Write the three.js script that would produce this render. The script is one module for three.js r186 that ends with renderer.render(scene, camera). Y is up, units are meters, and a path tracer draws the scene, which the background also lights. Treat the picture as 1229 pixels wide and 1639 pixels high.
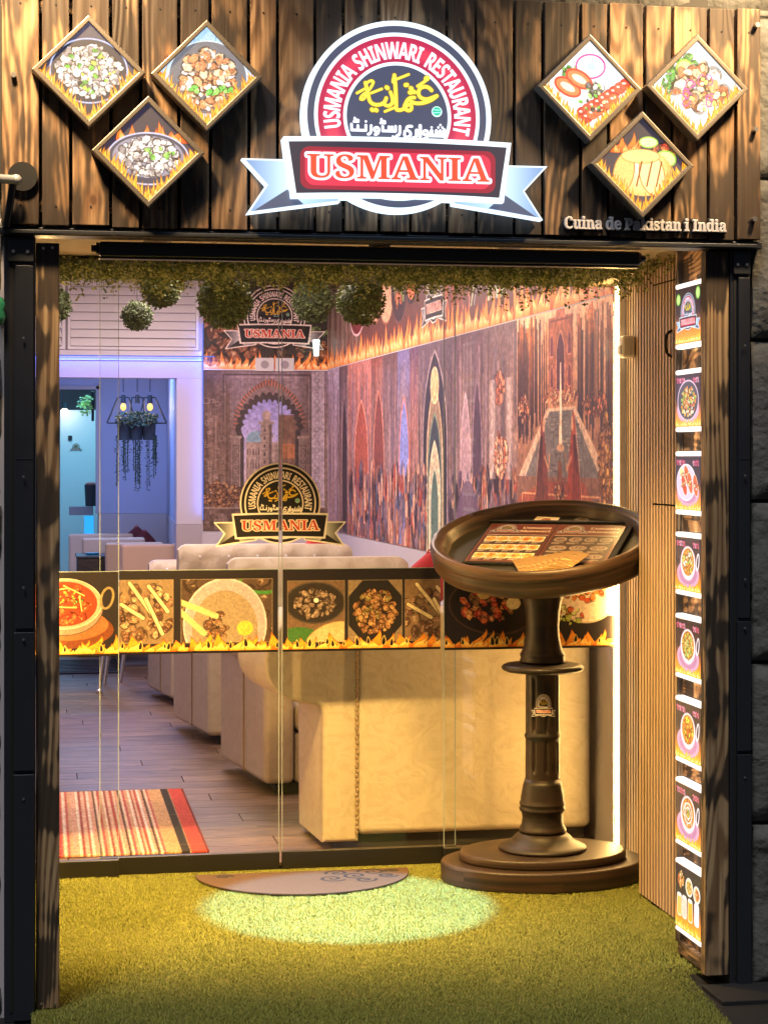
import * as THREE from 'three';
import { RoundedBoxGeometry } from 'three/addons/geometries/RoundedBoxGeometry.js';
import { RectAreaLightUniformsLib } from 'three/addons/lights/RectAreaLightUniformsLib.js';
import { mergeGeometries } from 'three/addons/utils/BufferGeometryUtils.js';
import { TextGeometry } from 'three/addons/geometries/TextGeometry.js';
import { FontLoader } from 'three/addons/loaders/FontLoader.js';

// ---------- camera, sky, sun, exposure ----------
const W = 767, H = 1024;
const scene = new THREE.Scene();
const camera = new THREE.PerspectiveCamera(29.61, W / H, 0.1, 200);
camera.position.set(0, 1.6, 5.73);
camera.rotation.y = -10 * Math.PI / 180;
camera.setViewOffset(1229, 1639, 0, 84.5, 1229, 1639);       // the lens is shifted down a little, verticals stay upright
scene.add(camera);
const renderer = new THREE.WebGLRenderer({ antialias: true });
renderer.setSize(W, H);
renderer.toneMapping = THREE.LinearToneMapping;
renderer.toneMappingExposure = 1.7;
renderer.shadowMap.enabled = true;
RectAreaLightUniformsLib.init();
{                                                             // night sky over a lit town: a faint even glow
  const w = 64, h = 32, d = new Float32Array(w * h * 4);
  for (let y = 0; y < h; y++) for (let x = 0; x < w; x++) { const up = Math.max(0, (y + 0.5) / h * 2 - 1), k = 0.030 - 0.012 * up, i = (y * w + x) * 4; d[i] = k * 0.95; d[i + 1] = k; d[i + 2] = k * 1.25; d[i + 3] = 1; }
  const t = new THREE.DataTexture(d, w, h, THREE.RGBAFormat, THREE.FloatType);
  t.mapping = THREE.EquirectangularReflectionMapping; t.magFilter = THREE.LinearFilter; t.needsUpdate = true;
  scene.background = t; scene.environment = t;
}
const street = new THREE.DirectionalLight(new THREE.Color(1.0, 0.97, 0.94), 1.0);   // the even light of the street at night, from above and behind the viewer
street.position.set(-1.2, 9, 3.6); street.target.position.set(1, 1, 0); street.shadow.radius = 30; street.castShadow = true;
Object.assign(street.shadow.camera, { left: -4, right: 4, top: 4, bottom: -4, near: 0.5, far: 30 });
street.name = 'street_glow'; street.target.name = 'street_glow_target';
scene.add(street, street.target);
const STRIP = 115, LAMP = 21, SPOT = 74, DOWN = 44, ROOM = 36;   // lamp strengths; LAMP and DOWN belong to added lamps
const BLUE = 20, TRAY_TURN = -0.55, TRAY_TILT = 0.375, MENU_TURN = 0.0, SHAFT_TURN = -0.3, DOOR_TURN = 0.002;
// ---------- random numbers, noise ----------
let SEED = 7;
const rnd = () => { SEED = (SEED + 0x6D2B79F5) | 0; let t = Math.imul(SEED ^ (SEED >>> 15), 1 | SEED); t = (t + Math.imul(t ^ (t >>> 7), 61 | t)) ^ t; return ((t ^ (t >>> 14)) >>> 0) / 4294967296; };
const seed = (s) => { SEED = s * 7919 + 13; };
const rr = (a, b) => a + (b - a) * rnd();
const pick = (a) => a[Math.floor(rnd() * a.length)];
const hash2 = (x, y) => { let n = Math.imul(x, 374761393) + Math.imul(y, 668265263); n = Math.imul(n ^ (n >>> 13), 1274126177); return ((n ^ (n >>> 16)) >>> 0) / 4294967296; };
const sm = (t) => t * t * (3 - 2 * t);
function vn(x, y) { const i = Math.floor(x), j = Math.floor(y), u = sm(x - i), v = sm(y - j); const a = hash2(i, j), b = hash2(i + 1, j), c = hash2(i, j + 1), d = hash2(i + 1, j + 1); return a + (b - a) * u + (c - a) * v + (a - b - c + d) * u * v; }
function fbm(x, y, o = 4) { let s = 0, a = 0.5, t = 0; for (let k = 0; k < o; k++) { s += a * vn(x, y); t += a; x = x * 2.03 + 17.1; y = y * 2.03 + 9.7; a *= 0.5; } return s / t; }
const sstep = (a, b, x) => { const t = Math.min(1, Math.max(0, (x - a) / (b - a))); return t * t * (3 - 2 * t); };
const mix3 = (a, b, t) => [a[0] + (b[0] - a[0]) * t, a[1] + (b[1] - a[1]) * t, a[2] + (b[2] - a[2]) * t];
const toS = (v) => { v = Math.min(1, Math.max(0, v)); return 255 * (v <= 0.0031308 ? v * 12.92 : 1.055 * Math.pow(v, 1 / 2.4) - 0.055); };

// ---------- canvas art: logo, flames, food, murals ----------
const mkCanvas = (w, h) => { const c = document.createElement('canvas'); c.width = w; c.height = h; return c; };
function strokeSet(c, list, width, color) {            // list of [widthFactor, path string]
  c.strokeStyle = color; c.fillStyle = color; c.lineCap = 'round'; c.lineJoin = 'round';
  for (const [k, d] of list) { c.lineWidth = width * k; c.stroke(new Path2D(d)); }
}
const CALLIGRAPHY = [
  [1, 'M985 285 Q930 220 860 262 Q815 310 852 362 Q900 398 955 382 L1045 345 Q960 425 840 435 Q765 440 735 395'], [0.8, 'M925 172 Q955 160 940 138 Q915 135 912 160 M915 180 Q885 205 825 243'],
  [1.15, 'M690 235 L705 232 M770 300 L790 312 M738 316 L748 318 M748 268 L756 272'], [0.95, 'M790 372 Q720 362 690 440 Q650 505 722 520 Q772 512 752 455 Q730 440 700 470 Q650 530 590 515'],
  [1.05, 'M562 130 Q582 300 582 500'], [0.7, 'M545 208 Q540 165 566 130 M590 172 L725 115 M455 538 L562 492 M300 337 L420 287 M140 343 L245 282'],
  [1.15, 'M474 268 L486 276 M308 520 L316 526 M352 522 L360 528'], [0.95, 'M518 320 Q552 400 538 440 Q500 500 440 452'],
  [1, 'M470 388 Q455 455 385 465 Q290 475 274 395 Q262 330 235 225'], [0.75, 'M236 240 Q305 175 325 215 Q300 290 240 335 Q180 372 180 408 Q222 425 240 360 L262 300'],
];
const LETTERING = [
  [1, 'M1130 725 L1130 790 L960 790 M1085 738 L1085 790 M1040 738 L1040 790 M985 738 L985 790 M855 685 L855 805 M815 738 L815 780 Q812 828 775 826'],
  [0.8, 'M915 738 Q945 738 943 768 Q940 828 892 832 M915 738 Q885 745 890 768 Q900 795 942 780 M760 695 Q690 685 702 738 Q762 756 742 800 Q690 840 676 790 L680 752'],
  [0.8, 'M625 700 L625 760 Q620 800 592 802 M575 700 L575 755 L430 755 L430 705 M535 708 L535 755 M500 708 L500 755 M360 718 Q388 720 386 750 Q380 795 345 797 M360 718 Q332 725 337 748 Q345 770 385 760 M300 700 L300 750 Q294 795 266 796 M240 698 L240 755 L80 755 L78 690 M150 705 L150 755'],
  [0.7, 'M1085 670 L1086 670 M1062 698 L1063 698 M1108 698 L1109 698 M985 700 L986 700 M545 815 L546 815 M578 815 L579 815 M240 655 L241 655 M405 668 L455 668 M415 625 L415 668 M440 645 L455 650 M105 660 L155 660 M115 620 L115 660 M140 640 L155 645'],
];
// logo drawn about (0,0) = centre of the rings, R = outer radius in pixels. style: 'lit' (backlit sign), 'print', 'gold' (glass sticker)
function logoDisc(c, R, st) {
  const ring = (r, col) => { c.fillStyle = col; c.beginPath(); c.arc(0, 0, r * R, 0, 7); c.fill(); };
  const lit = st === 'lit', white = lit ? '#e2f4ff' : st === 'gold' ? '#efe0d8' : '#f2eee8', black = lit ? '#43475c' : '#17141a';
  ring(1, white); ring(0.962, black); ring(0.89, white); ring(0.85, lit ? '#a92546' : black);
  if (lit) for (let k = 0; k < 30; k++) {                // red band, with the backlight glow painted in along its middle
    c.strokeStyle = 'rgba(235,70,95,0.045)'; c.lineWidth = R * 0.2 * k / 30; c.beginPath(); c.arc(0, 0, R * 0.715, 0, 7); c.stroke();
  }
  ring(0.58, white); ring(0.543, black);
  c.save(); c.fillStyle = lit ? '#dff2ff' : st === 'gold' ? '#f0e2da' : '#f6ece6'; c.textAlign = 'center'; c.textBaseline = 'middle';
  const txt = 'USMANIA SHINWARI RESTAURANT', a0 = 192 * Math.PI / 180, a1 = -14 * Math.PI / 180;
  c.font = 'bold ' + R * 0.2 + 'px sans-serif';
  let tw = 0; const ws = [...txt].map((ch) => { const w = ch === ' ' ? R * 0.075 : c.measureText(ch).width; tw += w; return w; });
  let run = 0;
  [...txt].forEach((ch, i) => {
    const a = a0 + (a1 - a0) * (run + ws[i] / 2) / tw; run += ws[i];
    c.save(); c.translate(Math.cos(a) * R * 0.715, -Math.sin(a) * R * 0.715); c.rotate(Math.PI / 2 - a); c.scale(0.8, 1.22); 
    c.fillText(ch, 0, R * 0.012); c.lineWidth = R * 0.004; c.strokeStyle = c.fillStyle; c.strokeText(ch, 0, R * 0.012); c.restore();
  });
  c.restore();
  c.save(); c.scale(R / 1055, R / 1055); c.translate(-597, -592);
  if (lit) strokeSet(c, CALLIGRAPHY, 56, '#8a6a18');
  strokeSet(c, CALLIGRAPHY, 40, lit ? '#fbe04a' : '#d9b23a');
  strokeSet(c, LETTERING, 40, lit ? '#eef0ff' : '#efe6de');
  c.fillStyle = lit ? '#d6fff0' : '#cfe0cf'; c.beginPath(); c.arc(1045, 522, 60, 0, 7); c.fill(); c.fillStyle = lit ? '#2fb58c' : '#4f8a62'; c.beginPath(); c.arc(1045, 518, 48, 0, 7); c.fill();
  c.strokeStyle = '#bff'; c.lineWidth = 8; c.beginPath(); c.moveTo(1010, 500); c.lineTo(1075, 505); c.moveTo(1010, 535); c.lineTo(1080, 530); c.stroke();
  c.restore();
}
function bannerPath(c, R, g = 0) {                       // slightly arched banner
  const x0 = 1.15 * R + g, x1 = 1.07 * R + g, y0 = 0.29 * R - g, y1 = 0.83 * R + g;
  c.beginPath(); c.moveTo(-x0, y0 + 0.01 * R); c.quadraticCurveTo(0, y0 - 0.035 * R, x0, y0 + 0.01 * R); c.lineTo(x1, y1); c.quadraticCurveTo(0, y1 - 0.045 * R, -x1, y1); c.closePath();
}
function logoBanner(c, R, st) {
  const lit = st === 'lit';
  bannerPath(c, R); c.fillStyle = lit ? '#2e2a3a' : '#191318'; c.fill();
  c.save(); bannerPath(c, R); c.clip();
  if (lit) {
    c.fillStyle = '#8d1d33'; c.beginPath(); c.roundRect(-1.03 * R, 0.345 * R, 2.06 * R, 0.44 * R, 0.1 * R); c.fill();
    c.fillStyle = '#c8304a'; c.beginPath(); c.roundRect(-0.98 * R, 0.385 * R, 1.96 * R, 0.36 * R, 0.1 * R); c.fill();  // brighter inner red is the banner backlight painted in
  }
  c.font = 'bold ' + R * 0.34 + 'px serif'; c.textAlign = 'center'; c.textBaseline = 'alphabetic';
  const w = c.measureText('USMANIA').width; c.save(); c.translate(0, 0.665 * R); c.scale(1.93 * R / w, 1);
  c.lineJoin = 'round'; c.strokeStyle = lit ? '#f3e6f2' : '#e9d6c8'; c.lineWidth = R * 0.05; c.strokeText('USMANIA', 0, 0); c.fillStyle = lit ? '#f5482f' : '#c23a2c'; c.fillText('USMANIA', 0, 0); c.restore();
  c.restore();
}
const TAIL = [[-1.62, 0.47], [-1.37, 0.74], [-1.57, 1.04], [-0.6, 0.9], [-0.6, 0.78], [-1.07, 0.78], [-1.13, 0.47]];
function logoTails(c, R, lit) {
  for (const s of [-1, 1]) {
    c.save(); c.scale(-s, 1);
    const P = (a) => { c.beginPath(); a.forEach(([x, y], i) => (i ? c.lineTo(x * R, y * R) : c.moveTo(x * R, y * R))); c.closePath(); };
    P(TAIL); const g = c.createLinearGradient(-1.6 * R, 0, -0.6 * R, 0);
    if (lit) { g.addColorStop(0, '#6f8fc0'); g.addColorStop(0.45, '#c9e6ff'); g.addColorStop(1, '#8fb0e8'); } else { g.addColorStop(0, '#35343a'); g.addColorStop(0.5, '#c6c6cc'); g.addColorStop(1, '#4c4b52'); }
    c.fillStyle = g; c.fill(); c.strokeStyle = lit ? '#e4f6ff' : '#e2dcd8'; c.lineWidth = R * 0.035; c.lineJoin = 'round'; c.stroke();
    P([[-1.15, 0.78], [-1.5, 1.01], [-0.98, 0.93]]); c.fillStyle = lit ? '#46506a' : '#241d19'; c.fill();
    c.restore();
  }
}
function fullLogo(c, x, y, R, st) {
  c.save(); c.translate(x, y); const lit = st === 'lit', white = lit ? '#e4f6ff' : st === 'gold' ? '#e2dcda' : '#e9e4dc';
  logoDisc(c, R, st); logoTails(c, R, lit);
  bannerPath(c, R, R * 0.05); c.fillStyle = white; c.fill(); logoBanner(c, R, st); c.restore();
}
function flames(c, x0, x1, base, h, n, cols = ['#fff0a0', '#f8b23a', '#e0661a', '#8f2a08'], holes = null) {
  for (let layer = 0; layer < 2; layer++) for (let k = 0; k < n; k++) {
    const w = (x1 - x0) / n, x = x0 + (k + 0.5) * w + rr(-0.3, 0.3) * w, hh = h * rr(0.55, 1) * (layer ? 0.72 : 1), lean = rr(-0.6, 0.6) * w, ww = w * rr(0.5, 0.85) * (layer ? 0.7 : 1);
    const g = c.createLinearGradient(0, base, 0, base - hh); g.addColorStop(0, layer ? cols[1] : cols[2]); g.addColorStop(0.35, layer ? cols[0] : cols[1]); g.addColorStop(0.75, cols[1]); g.addColorStop(1, cols[2]);
    c.fillStyle = g; c.beginPath(); c.moveTo(x - ww, base);
    c.bezierCurveTo(x - ww * 1.1, base - hh * 0.4, x + lean - ww * 0.1, base - hh * 0.45, x + lean, base - hh);
    c.bezierCurveTo(x + lean + ww * 0.5, base - hh * 0.55, x + ww * 0.2, base - hh * 0.4, x + ww * 0.5, base - hh * 0.25); c.quadraticCurveTo(x + ww * 0.75, base - hh * 0.45, x + ww * 1.0, base - hh * 0.55 * rr(0.6, 1.1)); c.quadraticCurveTo(x + ww * 0.9, base - hh * 0.2, x + ww, base); c.closePath(); c.fill();
    c.strokeStyle = cols[3]; c.globalAlpha = 0.5; c.lineWidth = Math.max(1, h * 0.018); c.stroke(); c.globalAlpha = 1;
  }
  if (holes) for (let k = 0; k < n * 0.8; k++) { const x = rr(x0, x1), y = base - h * rr(0.16, 0.3), r = h * rr(0.1, 0.2), t = rr(-0.4, 0.4); c.fillStyle = holes; c.beginPath(); c.moveTo(x + t * r, y - r * 2.1); c.bezierCurveTo(x + r * 0.9, y - r * 0.8, x + r * 0.8, y + r * 0.4, x, y + r * 0.5); c.bezierCurveTo(x - r * 0.8, y + r * 0.4, x - r * 0.5, y - r, x + t * r, y - r * 2.1); c.fill(); c.strokeStyle = cols[0]; c.lineWidth = h * 0.03; c.stroke(); }
}
// irregular morsels heaped inside an ellipse
function heap(c, cx, cy, rx, ry, n, size, cols, rim = 0.9) {
  for (let k = 0; k < n; k++) {
    const a = rnd() * 6.283, q = Math.sqrt(rnd()) * rim, x = cx + Math.cos(a) * q * rx, y = cy + Math.sin(a) * q * ry, s = size * rr(0.55, 1.25), t = rnd() * 6.283, col = pick(cols);
    c.save(); c.translate(x, y); c.rotate(t);
    c.fillStyle = 'rgba(20,8,4,0.45)'; c.beginPath(); c.ellipse(s * 0.12, s * 0.16, s * 1.02, s * 0.72, 0, 0, 7); c.fill();
    c.fillStyle = col; c.beginPath(); const m = 6; for (let i = 0; i <= m; i++) { const b = i / m * 6.283, r2 = s * rr(0.75, 1.05); i ? c.lineTo(Math.cos(b) * r2, Math.sin(b) * r2 * 0.7) : c.moveTo(Math.cos(b) * r2, Math.sin(b) * r2 * 0.7); } c.fill();
    for (let f = 0; f < 5; f++) { c.fillStyle = f % 2 ? 'rgba(40,14,6,0.34)' : 'rgba(255,226,180,0.34)'; c.beginPath(); c.ellipse(rr(-0.6, 0.6) * s, rr(-0.4, 0.4) * s, s * rr(0.1, 0.34), s * rr(0.05, 0.16), rnd() * 3, 0, 7); c.fill(); }
    c.fillStyle = 'rgba(255,245,225,0.3)'; c.beginPath(); c.ellipse(-s * 0.2, -s * 0.18, s * 0.3, s * 0.13, 0.4, 0, 7); c.fill();
    c.restore();
  }
}
function ell(c, x, y, rx, ry, fill, stroke, lw = 2, rot = 0) { c.beginPath(); c.ellipse(x, y, rx, ry, rot, 0, 7); if (fill) { c.fillStyle = fill; c.fill(); } if (stroke) { c.strokeStyle = stroke; c.lineWidth = lw; c.stroke(); } }
const grey = ['#efe6e2', '#d9cdc9', '#b9aaa6', '#f8f2ee', '#8d7f80', '#e8d9c8'];
// six dishes printed on the diamond boxes; drawn upright in a square and turned with the box
function dish(kind, S = 320) {
  const cv = mkCanvas(S, S), c = cv.getContext('2d'); seed(100 + kind);
  c.save(); c.translate(S / 2, S / 2); c.rotate(-Math.PI / 4); const D = S * 0.707;      // up on the wall = a corner of the square
  const bg = [['#4b4658', '#2c2838'], ['#8fb2d8', '#c9dcec'], ['#2a2636', '#4a3a44'], ['#dfe6ee', '#f4efe8'], ['#f0f2f2', '#fbf8f2'], ['#2b2733', '#4d3f48']][kind];
  const g = c.createLinearGradient(0, -D, 0, D); g.addColorStop(0, bg[0]); g.addColorStop(1, bg[1]); c.fillStyle = g; c.fillRect(-D, -D, 2 * D, 2 * D);
  const fl = () => {                                       // flames along the two lower edges
    for (const s of [-1, 1]) { c.save(); c.scale(s, 1); for (let k = 0; k < 12; k++) { const t = k / 11.5; c.save(); c.translate(D * (0.97 - t * 0.97), D * (0.03 + t * 0.97)); c.rotate(-0.3 * (1 - t)); flames(c, -D * 0.12, D * 0.12, D * 0.08, D * 0.36, 3, ['#ffe88a', '#ffb52e', '#ee7c1a', '#7c2408']); c.restore(); } c.restore(); }
  };
  c.save(); c.translate(0, D * 0.06); c.scale(1.22, 1.22);
  if (kind === 0) { ell(c, 0, -D * 0.06, D * 0.62, D * 0.52, '#2b2b3c', '#aab0d0', 6); heap(c, 0, -D * 0.06, D * 0.56, D * 0.46, 260, D * 0.07, [...grey, '#f3ead8', '#c9b8b0']); heap(c, 0, -D * 0.05, D * 0.5, D * 0.4, 26, D * 0.05, ['#5fae2e', '#8fd04a', '#3f8a2a', '#c9d84a']); }
  if (kind === 1) { c.strokeStyle = '#5f86b4'; c.lineWidth = 3; for (const x of [-0.5, -0.2, 0.15, 0.45]) { c.beginPath(); c.moveTo(x * D, -D); c.lineTo(x * D, D); c.stroke(); } ell(c, 0.02 * D, -0.02 * D, D * 0.64, D * 0.6, '#64646c', '#b9c4d0', 5); heap(c, 0.02 * D, 0.02 * D, D * 0.5, D * 0.52, 170, D * 0.09, ['#eba672', '#f4c9a0', '#d98a55', '#fae2cc', '#c9764a', '#f0d8d0']); heap(c, 0.05 * D, 0.18 * D, D * 0.42, D * 0.1, 22, D * 0.06, ['#58b83c', '#8ad85a', '#f0f4e8']); }
  if (kind === 2) { flames(c, -D * 0.5, D * 0.55, -D * 0.2, D * 0.42, 6, ['#ffb060', '#f0762a', '#c8481a', '#6a1808']); ell(c, 0, 0.06 * D, D * 0.66, D * 0.42, '#3c3a4a', '#b8b4cc', 6); ell(c, 0, 0.03 * D, D * 0.58, D * 0.34, '#8a8290'); heap(c, 0, 0.03 * D, D * 0.54, D * 0.32, 180, D * 0.075, grey); heap(c, 0.2 * D, -0.05 * D, D * 0.25, D * 0.14, 12, D * 0.045, ['#6ab43a', '#9ad25a']); }
  if (kind === 3) {
    heap(c, -D * 0.3, -D * 0.25, D * 0.22, D * 0.2, 40, D * 0.06, ['#3f8a3a', '#6ab44a', '#2f6a2f']); ell(c, 0.02 * D, -0.42 * D, D * 0.25, D * 0.2, '#dff0ee', '#c2408a', 7); ell(c, 0.04 * D, -0.42 * D, D * 0.08, D * 0.06, '#a9d0c4');
    for (const [x, y] of [[-0.38, -0.06], [-0.18, -0.2]]) { ell(c, x * D, y * D, D * 0.24, D * 0.13, '#f07a4a', '#d8402a', 8, 0.5); ell(c, x * D, y * D, D * 0.14, D * 0.06, '#ffd8b8', null, 0, 0.5); }
    heap(c, 0.1 * D, -0.02 * D, D * 0.2, D * 0.16, 30, D * 0.06, ['#cfe08a', '#8fc05a', '#f4f0dc', '#5a5a5c']);
    for (const [x, y, col] of [[0.25, 0.12, '#e0503a'], [0.05, 0.38, '#e8653f']]) for (let k = 0; k < 9; k++) { const t = k / 8 - 0.5; ell(c, x * D + t * D * 0.75, y * D - t * D * 0.5, D * 0.1, D * 0.1, k % 3 ? col : '#b83a2c', '#7a1d18', 1.5); ell(c, x * D + t * D * 0.75 - 4, y * D - t * D * 0.5 - 5, D * 0.04, D * 0.02, '#ffd8c0'); }
    heap(c, 0.2 * D, 0.2 * D, D * 0.4, D * 0.2, 14, D * 0.04, ['#6ab43a', '#333', '#d8e8a0']);
  }
  if (kind === 4) {
    heap(c, -0.25 * D, -0.42 * D, D * 0.36, D * 0.2, 60, D * 0.07, ['#3f9a3a', '#2f7a2f', '#6ac04a']); heap(c, -0.5 * D, -0.1 * D, D * 0.14, D * 0.2, 30, D * 0.06, ['#3f9a3a', '#2f7a2f']);
    ell(c, -0.22 * D, -0.38 * D, D * 0.14, D * 0.14, '#e4f08a', '#9ac83a', 6); heap(c, 0.08 * D, -0.05 * D, D * 0.5, D * 0.42, 80, D * 0.12, ['#e8a060', '#f0c090', '#e07a4a', '#f4d8b8', '#c8603a', '#f0e0d0']);
    for (let k = 0; k < 9; k++) ell(c, rr(-0.3, 0.4) * D, rr(-0.35, 0.25) * D, D * 0.09, D * 0.05, null, '#c04a9a', 4, rnd() * 3); heap(c, 0.1 * D, 0, D * 0.45, D * 0.35, 10, D * 0.07, ['#c8e06a', '#f4f0c0']);
  }
  if (kind === 5) {
    flames(c, -D * 0.5, -D * 0.05, -D * 0.25, D * 0.4, 3, ['#ffb060', '#f0762a', '#c8481a', '#6a1808']); heap(c, 0.42 * D, -0.3 * D, D * 0.2, D * 0.12, 20, D * 0.06, ['#c8402a', '#7a1d18', '#e06a3a']);
    ell(c, 0.12 * D, -0.44 * D, D * 0.16, D * 0.09, '#d8e89a', '#8fb83a', 5); ell(c, 0.42 * D, -0.16 * D, D * 0.18, D * 0.14, '#cfe08a', '#8fb83a', 6);
    const gg = c.createRadialGradient(0, -0.1 * D, D * 0.05, 0, 0.1 * D, D * 0.62); gg.addColorStop(0, '#fff0c8'); gg.addColorStop(0.6, '#f0c070'); gg.addColorStop(1, '#c07a2a'); ell(c, 0.02 * D, 0.08 * D, D * 0.52, D * 0.4, gg);
    ell(c, -0.32 * D, 0.08 * D, D * 0.18, D * 0.34, '#eab86a', '#a8682a', 4, 0.2); ell(c, 0.18 * D, 0.1 * D, D * 0.22, D * 0.36, '#f6d590', '#b8742e', 4, -0.2); ell(c, -0.02 * D, -0.2 * D, D * 0.34, D * 0.12, '#f0c57a', '#c08038', 3);
    c.strokeStyle = '#8a4a1a'; c.lineWidth = 6; for (const x of [-0.05, 0.13, 0.3]) { c.beginPath(); c.moveTo(x * D + 12, -0.12 * D); c.lineTo(x * D - 10, 0.32 * D); c.stroke(); }
  }
  c.restore(); fl(); c.restore();
  c.strokeStyle = '#e8e8ff'; c.lineWidth = S * 0.022; c.strokeRect(0, 0, S, S);
  return cv;
}
// eight menu boxes down the side wall
function menuBox(kind) {
  const W = 256, H = 222, cv = mkCanvas(W, H), c = cv.getContext('2d'); seed(200 + kind);
  c.fillStyle = '#30242a'; c.fillRect(0, 0, W, H);
  const g = c.createLinearGradient(0, H * 0.45, 0, H); g.addColorStop(0, 'rgba(240,120,40,0)'); g.addColorStop(0.6, '#f08a30'); g.addColorStop(1, '#ffc040'); c.fillStyle = g; c.fillRect(0, 0, W, H);
  const title = () => { c.font = 'bold 26px serif'; c.fillStyle = '#ff9ab0'; c.strokeStyle = '#e02a50'; c.lineWidth = 6; c.save(); c.rotate(0.03); for (const [t, x] of [['Usmania', 6], ['No. 1', 186]]) { if (t === 'No. 1') { c.font = 'bold 24px sans-serif'; } } c.restore(); };
  if (kind === 0) { fullLogo(c, 128, 98, 74, 'lit'); ell(c, 30, 44, 20, 22, '#c8e88a', '#5fae2e', 5); ell(c, 228, 32, 20, 24, '#c8e88a', '#5fae2e', 5); }
  else if (kind === 7) {
    heap(c, 60, 50, 40, 28, 30, 12, ['#f4a04a', '#ffd08a', '#e8702a']); ell(c, 140, 60, 34, 30, '#f8d8a0', '#fff0e0', 6); heap(c, 140, 60, 26, 22, 24, 8, ['#f0b040', '#e8c060']); ell(c, 216, 70, 32, 28, '#f6d0a0', '#fff0e8', 6); heap(c, 216, 70, 22, 18, 16, 8, ['#e86a2a', '#f08a3a']);
    for (const [x, col] of [[40, '#f8c060'], [92, '#f4d0b8'], [150, '#ffb030'], [215, '#f8e0e8']]) { c.fillStyle = col; c.beginPath(); c.roundRect(x - 22, 100, 44, 78, 12); c.fill(); c.strokeStyle = '#fff4e8'; c.lineWidth = 4; c.stroke(); ell(c, x, 106, 20, 7, '#fff4e0'); }
  } else {
    c.save(); c.rotate(0.02); c.strokeStyle = '#f05a80'; c.lineWidth = 5; c.lineCap = 'round';
    for (const [x0, n] of [[12, 6], [178, 4]]) for (let k = 0; k < n; k++) { const x = x0 + k * 15; c.beginPath(); c.moveTo(x, 22 + rr(-4, 4)); c.quadraticCurveTo(x + 6, 8, x + 10, 24); c.quadraticCurveTo(x + 4, 38, x + 12, 32); c.stroke(); c.strokeStyle = pick(['#f05a80', '#ffb0c8', '#ff7a98']); } c.restore();
    ell(c, 128, 150, 112, 58, '#e0a8c0'); ell(c, 128, 150, 90, 44, '#c888a8');
    const cols = [0, ['#f08a2a', '#ffc04a', '#e0601a', '#fff0d0', '#8fbe3a'], ['#e8642a', '#f4a040', '#ffe090', '#d84a1a', '#fff'], ['#f0a030', '#ffd870', '#e8701a', '#c8d84a', '#fff4e0'], ['#f4c040', '#f8dc80', '#e0a030', '#b8c860'], ['#f07a1a', '#f8b02a', '#e85a10', '#e8e03a'], ['#e87a2a', '#f09a4a', '#f8d0a0']][kind];
    if (kind === 1) { ell(c, 128, 112, 104, 84, '#4c4a50', '#e8c8d8', 7); heap(c, 132, 118, 84, 70, 130, 11, cols); }
    else if (kind === 2) { ell(c, 110, 108, 96, 74, '#f0c8dc', '#ffe8f0', 6); for (const [x, y, r] of [[80, 84, 0.8], [120, 78, 1], [150, 110, 1.2], [90, 120, 1.1], [204, 120, 1.3]]) { ell(c, x, y, 46, 22, pick(cols), '#fff0d0', 3, r); heap(c, x, y, 32, 16, 14, 8, cols); } }
    else { ell(c, 128, 106, 74, 70, '#fff0ec', '#f0c0cc', 5); ell(c, 128, 100, 62, 58, '#e88a3a'); heap(c, 128, 100, 60, 56, 90, 11, cols); ell(c, 226, 96, 12, 34, null, '#fff0f0', 8, 0.2); if (kind === 6) { ell(c, 128, 100, 40, 38, null, '#fff4e8', 6); ell(c, 128, 100, 24, 22, null, '#fff4e8', 5); heap(c, 128, 100, 16, 14, 14, 6, ['#6ab43a', '#8fd04a', '#f4e04a']); } }
  }
  flames(c, 0, W, H - 2, 40, 12, ['#fff6b0', '#ffd23c', '#ff9a1c', '#d0600c']);
  return cv;
}
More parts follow.
